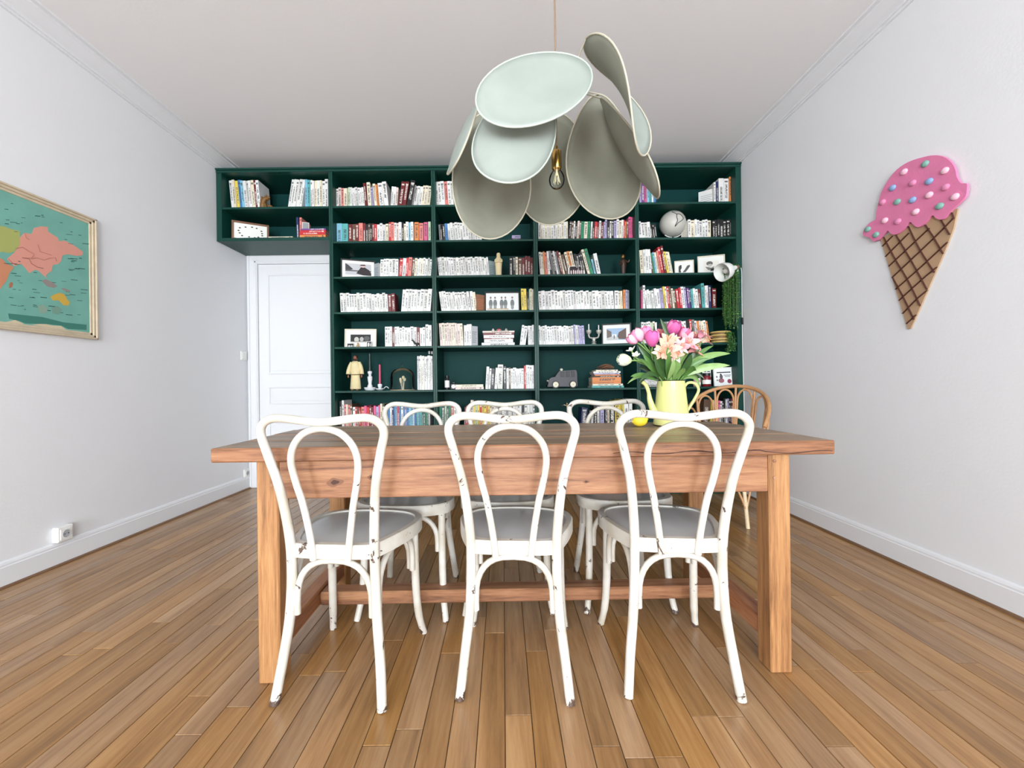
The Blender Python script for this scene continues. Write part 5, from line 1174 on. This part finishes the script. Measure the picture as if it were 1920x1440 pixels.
LC = [rgb(58,124,52), rgb(84,150,66), rgb(40,92,42), rgb(132,186,98)]
def strands(foli, stems, rn, n, per, start, end, o0):
    for k in range(n):
        a0 = start(rn); a1 = end(rn, a0)
        P = crom([Vector(q)-o0 for q in a0] + [Vector(a1)-o0], 4); stems.tube(P, .0011, 4, cap=False)
        for j in range(per):
            f_ = rn.random()*(len(P)-1); a_ = int(f_); q = P[a_].lerp(P[min(a_+1, len(P)-1)], f_-a_)
            an = rn.uniform(0, 6.28); el = rn.uniform(-.9, .4); L_ = rn.uniform(.013, .021); wv = L_*.45
            u = Vector((math.cos(an)*math.cos(el), math.sin(an)*math.cos(el), math.sin(el))); v = u.cross(Vector((0,0,1))).normalized()*wv; nn = u.cross(v).normalized()*.003
            foli.col = LC[rn.randrange(4)]; q = q + Vector((rn.uniform(-.006,.006), rn.uniform(-.006,.006), 0))
            foli.add([q, q+u*L_*.5+v+nn, q+u*L_, q+u*L_*.5-v+nn], [(0,1,2,3)])
rn = random.Random(9); s_ = (YF+.06)/F
pp = at(1358, 500, YF+.07)
t = thing('trailing_plant', 'long curtain of small green leaves hanging below the clip-on lamp', 'plant', (pp.x, YF+.07, Z[3])); o0 = Vector(t.location)
mb = MB(); mb.lathe([(0,0),(9*s_,0),(12*s_,14*s_),(12.5*s_,16*s_),(11.5*s_,16*s_),(10.5*s_,12*s_),(0,12*s_)], 20); mb.build('pot', M['white'], t, True)
foli = MB(); stems = MB()
def st_(r):
    x = r.uniform(-14, 15)*s_; yv = YF-.012-r.uniform(0, .045)
    return [(pp.x+x*.4, YF+.05, Z[3]+14*s_), (pp.x+x*.8, YF-.01, Z[3]+12*s_), (pp.x+x, yv, Z[3]-4*s_)]
strands(foli, stems, rn, 62, 50, st_, lambda r, a: (a[2][0]+r.uniform(-3, 3)*s_, a[2][1], Z[3]-r.uniform(70, 112)*s_), o0)
stems.build('stem', mat('plant_stem', rgb(70,104,50), .6), t)
o = foli.build('foliage', M['leaf'], t); o['kind'] = 'stuff'
pp2 = at(1353, 642, YF+.05)
t = thing('potted_plant', 'gilt wicker basket with a small trailing plant, fifth shelf', 'plant', (pp2.x, YF+.07, Z[5])); o0 = Vector(t.location)
gold = mat('gilt_basket', rgb(220,192,120), .4, metal=.3, var=.3, vscale=80)
mb = MB(); mb.lathe([(0,.002),(15*s_,.002),(16*s_,20*s_),(15*s_,20*s_),(14*s_,3*s_),(0,3*s_)], 22); mb.build('basket', mat('basket_dark', rgb(120,92,50), .6, var=.3, vscale=60), t, True)
for zz, rr in ((2, 15.6), (7, 16), (14, 16.6), (20, 16.8)):
    mb = MB(); mb.tube([(rr*s_*math.cos(a*math.pi/14), rr*s_*math.sin(a*math.pi/14), zz*s_) for a in range(28)], 1.5*s_, 6, closed=True); mb.build('hoop', gold, t, True)
foli = MB(); stems = MB()
def st2(r):
    x = r.uniform(0, 14)*s_
    return [(pp2.x+x*.5, YF+.05, Z[5]+19*s_), (pp2.x+x, YF-.02, Z[5]+17*s_), (pp2.x+x, YF-.03-r.uniform(0, .02), Z[5]-2*s_)]
strands(foli, stems, rn, 12, 30, st2, lambda r, a: (a[2][0]+r.uniform(-2, 2)*s_, a[2][1], Z[5]-r.uniform(8, 20)*s_), o0)
stems.build('stem', bpy.data.materials['plant_stem'], t)
o = foli.build('foliage', M['leaf'], t); o['kind'] = 'stuff'

# ================================================================== ON THE TABLE
# lemon
TZ = TT + .0015
lp = at(1200, 789, 1.80)
le = thing('lemon', 'yellow lemon lying on the table beside the watering can', 'lemon', (lp.x, 1.80, TZ))
mb = MB(); prof = []
for k in range(15):
    a = -math.pi/2 + math.pi*k/14; z = .032*math.sin(a); r = .0265*math.cos(a)**.9 if 0 < k < 14 else 0
    prof.append((r, z))
prof = [(0,-.036),(.005,-.034)] + prof[1:-1] + [(.005,.034),(0,.036)]
mb.M = Matrix.Translation((0,0,.0262)) @ Matrix.Rotation(R(80), 4, 'Y') @ Matrix.Rotation(R(20), 4, 'Z'); mb.lathe(prof, 22); mb.build('fruit', mat('lemon_skin', rgb(246,218,60), .4, var=.06, vscale=60, bump=.25, bscale=260), le, True)
mb = MB(); mb.M = Matrix.Translation((0,0,.0262)) @ Matrix.Rotation(R(80), 4, 'Y'); mb.lathe([(0,.0355),(.003,.0358),(.0022,.038),(0,.038)], 10); mb.build('stem_end', mat('stem_brown', rgb(120,110,50), .6), le)
# watering can
WD = 1.83
wp = at(1259, 799, WD)
wc = thing('watering_can', 'pale yellow enamel watering can used as a vase on the table', 'watering can', (wp.x, WD, TZ))
s_ = WD/F; yel = mat('pale_yellow_enamel', rgb(212,212,136), .13, var=.03)
hb = at(1257, 713, WD).z - TZ
mb = MB(); mb.lathe([(0,.002),(.076,.002),(.077,.006),(.0765,.016),(.0755,.018),(.0575,hb-.004),(.0590,hb-.002),(.0590,hb),(.0562,hb),(.0555,hb-.004),(.073,.02),(0,.018)], 36); mb.build('body', yel, wc, True)
mb = MB(); mb.tube([(.0592*math.cos(a*math.pi/18), .0592*math.sin(a*math.pi/18), hb-.001) for a in range(36)], .0018, 6, closed=True); mb.build('rim', M['black'], wc, True)
mb = MB(); mb.tube([(.0762*math.cos(a*math.pi/18), .0762*math.sin(a*math.pi/18), .003) for a in range(36)], .0022, 6, closed=True); mb.build('base_rim', mat('chipped_enamel_edge', rgb(60,50,40), .5), wc, True)
o0 = Vector(wc.location)
P = crom([(-.058, 0, .055), (-.076, 0, .062)] + [at(x, y, WD)-o0 for x, y in ((1219, 752), (1216, 735), (1211, 722), (1204, 716))], 6)
mb = MB(); n = len(P); mb.tube(P, [.022 - .0135*min(1, k/(n*.55)) for k in range(n)], 14); mb.build('spout', yel, wc, True)
P = crom([at(x, y, WD)-o0 for x, y in ((1282, 727), (1288, 719), (1296, 717), (1304, 720), (1309, 727), (1309, 735), (1301, 750), (1291, 767), (1288, 772))], 5)
mb = MB(); mb.tube(P, .0062, 10); mb.build('handle', yel, wc, True)
# flowers
ST = mat('flower_stem', rgb(120,158,84), .5)
GREENS = [rgb(84,124,60), rgb(54,86,42), rgb(120,154,86), rgb(36,64,32), rgb(140,172,106)]
MOUTH = Vector((wp.x-.003, WD, TZ+hb))
def leafobj(par, base, tip, wid, bend, col, o0, fold=.25):
    base = Vector(base)-o0; tip = Vector(tip)-o0; bend = Vector(bend); ax_ = tip-base; L_ = ax_.length
    side = ax_.cross(Vector((0,-1,.25))).normalized(); nn = ax_.cross(side).normalized(); mb = MB(); mb.col = col
    def fn(u, v):
        t_ = v; wv = wid*math.sin(math.pi*min(1, t_*.93+.05))**.75*(1-.25*t_); s2 = (u-.5)*2
        if t_ > .999: wv = 0
        return tuple(base + ax_*t_ + bend*(4*t_*(1-t_)) + side*(wv*s2) + nn*(fold*wv*abs(s2)))
    mb.grid(fn, 4, 9); return mb.build('leaf', M['leaf'], par, True)
def flower(name, label, px, py, d, axis, kind, size, col, col2, leaves=()):
    t = thing(name, label, 'flower', tuple(MOUTH), 0, 'flowers in the watering can'); o0 = MOUTH.copy()
    c = at(px, py, d)-o0; ax_ = Vector(axis).normalized()
    base = c - ax_*size*.5; rn2 = random.Random(int(px*7+py))
    st0 = Vector((rn2.uniform(-.03,.03), rn2.uniform(-.03,.03), -.12))
    P = crom([st0, Vector((base.x*.25, base.y*.3, base.z*.35-.01)), base-ax_*size*.9, base], 5); mb = MB(); mb.tube(P, .0034, 7); mb.build('stem', ST, t, True)
    Q = ax_.to_track_quat('Z', 'Y').to_matrix().to_4x4(); Mx = Matrix.Translation(base) @ Q
    npet = {'tulip': 6, 'double': 14, 'lily': 6, 'small': 5}[kind]
    for k in range(npet):
        a = 2*math.pi*k/npet + rn2.uniform(-.1,.1); lay = (k % 2)
        if kind == 'double': a = k*2.4; lay = k/14
        def fn(u, v):
            s2 = (u-.5)*2
            if kind == 'tulip': r = size*(.09+.40*math.sin(math.pi*min(1, v*.80+.04))**.8)*(1-.10*lay); z = size*1.12*v*(1-.05*lay); wd_ = size*.40*math.sin(math.pi*(v*.82+.1))**.8
            elif kind == 'double': r = size*(.06+.44*math.sin(math.pi*min(1, v*.75+.04))**.8)*(1-.62*lay); z = size*(.95+.12*lay)*v; wd_ = size*.33*math.sin(math.pi*(v*.8+.12))**.7
            elif kind == 'lily': r = size*(.05+.62*v**1.7); z = size*(.75*v-.18*v**3); wd_ = size*.23*math.sin(math.pi*(v*.93+.04))**.8*(1-.25*lay)
            else: r = size*(.05+.5*v); z = size*.35*v; wd_ = size*.22*math.sin(math.pi*(v*.9+.05))
            if v > .999: wd_ *= .35
            th = a + s2*wd_/max(r, size*.16)
            th = max(a-1.1, min(a+1.1, th))
            r2 = r + size*.03*abs(s2)*lay
            return tuple(Mx @ Vector((r2*math.cos(th), r2*math.sin(th), z)))
        mb = MB(); f_ = rn2.uniform(.86, 1.12); cc = col if (k % 3) else col2
        mb.col = tuple(min(1, q*f_) for q in cc[:3])+(1,); mb.grid(fn, 5, 8); mb.build('petal', M['vcol'], t, True)
    if kind == 'lily':
        mb = MB()
        for k in range(6):
            a = k*1.05; mb.tube([tuple(Mx @ Vector((0,0,size*.1))), tuple(Mx @ Vector((size*.13*math.cos(a), size*.13*math.sin(a), size*.62)))], .0009, 5); mb.ball(tuple(Mx @ Vector((size*.14*math.cos(a), size*.14*math.sin(a), size*.64))), .0028, n=7, m=5)
        mb.build('stamen', mat('stamen_'+label[:9], rgb(214,150,110), .6), t, True)
    for (b, tp, wd_, bd, ci) in leaves: b = (b[0], b[1], 1.83+(b[2]-1.83)*.45); leafobj(t, at(*b), at(*tp), wd_, bd, GREENS[ci], o0)
    return t
MG, MG2 = rgb(212,96,158), rgb(232,140,186); PK, PK2 = rgb(236,150,184), rgb(244,180,200); SA_, SA2 = rgb(240,176,152), rgb(246,206,176); LP, LP2 = rgb(242,160,168), rgb(248,196,196); WH, WH2 = rgb(240,242,226), rgb(226,236,196)
flower('tulip', 'open magenta tulip, large cup left of the bouquet centre', 1223, 636, 1.80, (-.1,-.25,1), 'tulip', .064, MG, MG2, [((1248,712,1.82), (1241,640,1.78), .024, (-.02,-.01,0), 0), ((1240,714,1.8), (1196,648,1.80), .016, (-.005,-.01,.015), 1)])
flower('tulip', 'pale pink tulip pointing left at the bouquet edge', 1197, 629, 1.83, (-.55,-.1,.8), 'tulip', .055, PK, PK2, [((1238,712,1.8), (1192,640,1.86), .013, (0,0,.01), 3)])
flower('tulip', 'drooping pink tulip bud, leftmost pink bloom', 1186, 637, 1.84, (-.8,-.1,.55), 'tulip', .046, PK, PK2, [])
flower('tulip', 'magenta tulip seen from above at the top of the bouquet', 1262, 617, 1.86, (.15,-.5,.8), 'tulip', .066, MG, MG2, [((1262,655,1.86), (1238,597,1.86), .014, (.004,0,.004), 1)])
flower('tulip', 'rose-pink tulip at the top right of the bouquet centre', 1281, 628, 1.87, (.4,-.3,.8), 'tulip', .058, rgb(226,104,140), PK, [((1260,713,1.84), (1283,640,1.86), .015, (.012,0,0), 4)])
flower('tulip', 'white double tulip bending far left over the can', 1171, 675, 1.80, (-.95,-.15,.1), 'double', .060, WH, WH2, [((1232,713,1.78), (1182,706,1.75), .014, (-.004,-.01,.014), 0), ((1230,714,1.80), (1176,720,1.82), .010, (0,0,.03), 2)])
flower('freesia', 'small white blossom above the white tulip', 1181, 651, 1.82, (-.5,-.2,.8), 'small', .040, WH, WH, [])
flower('freesia', 'small cream blossom right of the white tulip', 1192, 662, 1.81, (-.2,-.6,.6), 'small', .034, WH2, WH, [((1240,712,1.79), (1200,672,1.76), .012, (0,0,.01), 0)])
flower('alstroemeria', 'salmon alstroemeria bloom in the front centre of the bouquet', 1253, 653, 1.74, (-.25,-.9,.3), 'lily', 0.0845, SA_, SA2, [((1254,714,1.80), (1251,650,1.72), .021, (0,-.02,0), 0), ((1262,713,1.79), (1268,665,1.74), .017, (.01,-.01,0), 2)])
flower('alstroemeria', 'peach-cream alstroemeria bloom just above the front salmon one', 1254, 634, 1.78, (-.1,-.5,.8), 'lily', 0.0717, SA2, rgb(244,222,178), [])
flower('alstroemeria', 'pink-edged alstroemeria hanging below the front salmon bloom', 1268, 664, 1.74, (.2,-.9,-.2), 'lily', 0.0589, LP2, SA_, [((1264,714,1.80), (1282,690,1.74), .013, (.01,-.01,.01), 2)])
flower('alstroemeria', 'pink alstroemeria bloom right of the bouquet centre', 1292, 640, 1.78, (.05,-.9,.4), 'lily', 0.0768, LP, LP2, [((1268,713,1.82), (1316,640,1.80), .015, (.01,0,.004), 1)])
flower('alstroemeria', 'salmon-pink alstroemeria facing right at the bouquet side', 1306, 652, 1.80, (.6,-.5,.4), 'lily', 0.0742, SA_, LP, [((1280,690,1.80), (1370,663,1.80), .017, (0,-.01,.02), 2), ((1275,706,1.80), (1369,685,1.78), .018, (0,-.01,.016), 4)])
flower('alstroemeria', 'light pink alstroemeria, highest bloom on the right', 1318, 624, 1.86, (.5,-.3,.8), 'lily', 0.0717, LP2, PK2, [((1280,700,1.82), (1338,648,1.84), .013, (0,0,.02), 0)])
flower('alstroemeria', 'coral-pink alstroemeria half behind the right blooms', 1303, 628, 1.88, (.3,-.4,.8), 'lily', 0.0691, LP, rgb(232,120,150), [((1272,712,1.84), (1322,712,1.80), .018, (0,0,.045), 3), ((1268,712,1.82), (1345,688,1.84), .014, (0,0,.03), 0), ((1278,713,1.85), (1312,733,1.85), .015, (.02,0,.04), 2)])

flower('alstroemeria', 'peach alstroemeria low on the left of the front salmon bloom', 1240, 660, 1.74, (-.6,-.8,.1), 'lily', .058, SA_, SA2, [])
flower('alstroemeria', 'pale pink alstroemeria between the front salmon bloom and right blooms', 1279, 648, 1.75, (.2,-.9,.3), 'lily', .060, LP2, LP, [])
flower('alstroemeria', 'deep pink alstroemeria tucked behind the top magenta tulip', 1240, 622, 1.90, (-.2,-.4,.9), 'lily', .060, rgb(222,110,150), LP, [])
flower('alstroemeria', 'blush alstroemeria at the far right edge of the blooms', 1328, 636, 1.84, (.8,-.4,.5), 'lily', .054, LP2, SA2, [])
flower('tulip', 'mauve-pink tulip behind the left magenta cup', 1212, 626, 1.90, (-.3,-.2,.9), 'tulip', .058, PK, MG2, [])
flower('freesia', 'small pale green bud low in the middle of the bouquet', 1262, 686, 1.76, (.1,-.9,.2), 'small', .030, WH2, rgb(200,214,140), [])
# loose foliage sprigs filling the bouquet
SPR = [((1236,712,1.86),(1196,690,1.88),.016,(0,0,.02),3),((1242,713,1.80),(1206,664,1.78),.015,(-.01,-.01,.01),0),((1250,713,1.76),(1228,664,1.74),.017,(-.01,-.01,0),1),((1270,713,1.78),(1296,664,1.74),.017,(.01,-.01,.01),1),
       ((1272,712,1.80),(1330,672,1.77),.016,(0,-.01,.022),0),((1266,713,1.88),(1300,610,1.92),.014,(.01,0,0),3),((1246,713,1.88),(1226,606,1.92),.013,(-.01,0,0),3),((1276,712,1.76),(1306,698,1.70),.014,(.01,-.01,.03),0),
       ((1240,713,1.76),(1198,718,1.72),.013,(0,-.01,.035),1),((1270,713,1.86),(1338,662,1.90),.015,(0,0,.03),3),((1252,713,1.74),(1262,672,1.70),.014,(.006,-.01,0),4),((1280,713,1.84),(1318,722,1.84),.013,(.01,0,.05),1)]
for k, (b, tp, wd_, bd, ci) in enumerate(SPR):
    side = 'left' if tp[0] < 1255 else 'right'
    t = thing('leaf_sprig', ['darkest left','inner left','front left','front right','long right','dark upper right','dark upper left','short low right','low left drooping','deep right','small central','lowest right drooping'][k] + ' leaf sprig of the bouquet in the watering can', 'leaf', tuple(MOUTH), 0, 'flowers in the watering can')
    b = (b[0], b[1], 1.83+(b[2]-1.83)*.45); o0 = MOUTH.copy(); mb = MB(); p0 = at(*b)-o0; mb.tube([(p0.x*.6, p0.y*.6, -.12), (p0.x, p0.y, p0.z), tuple((at(*b).lerp(at(*tp), .12)-o0)+Vector(bd)*.4)], .0026, 6); mb.build('stem', ST, t, True)
    leafobj(t, at(*b), at(*tp), wd_, bd, GREENS[ci], o0)
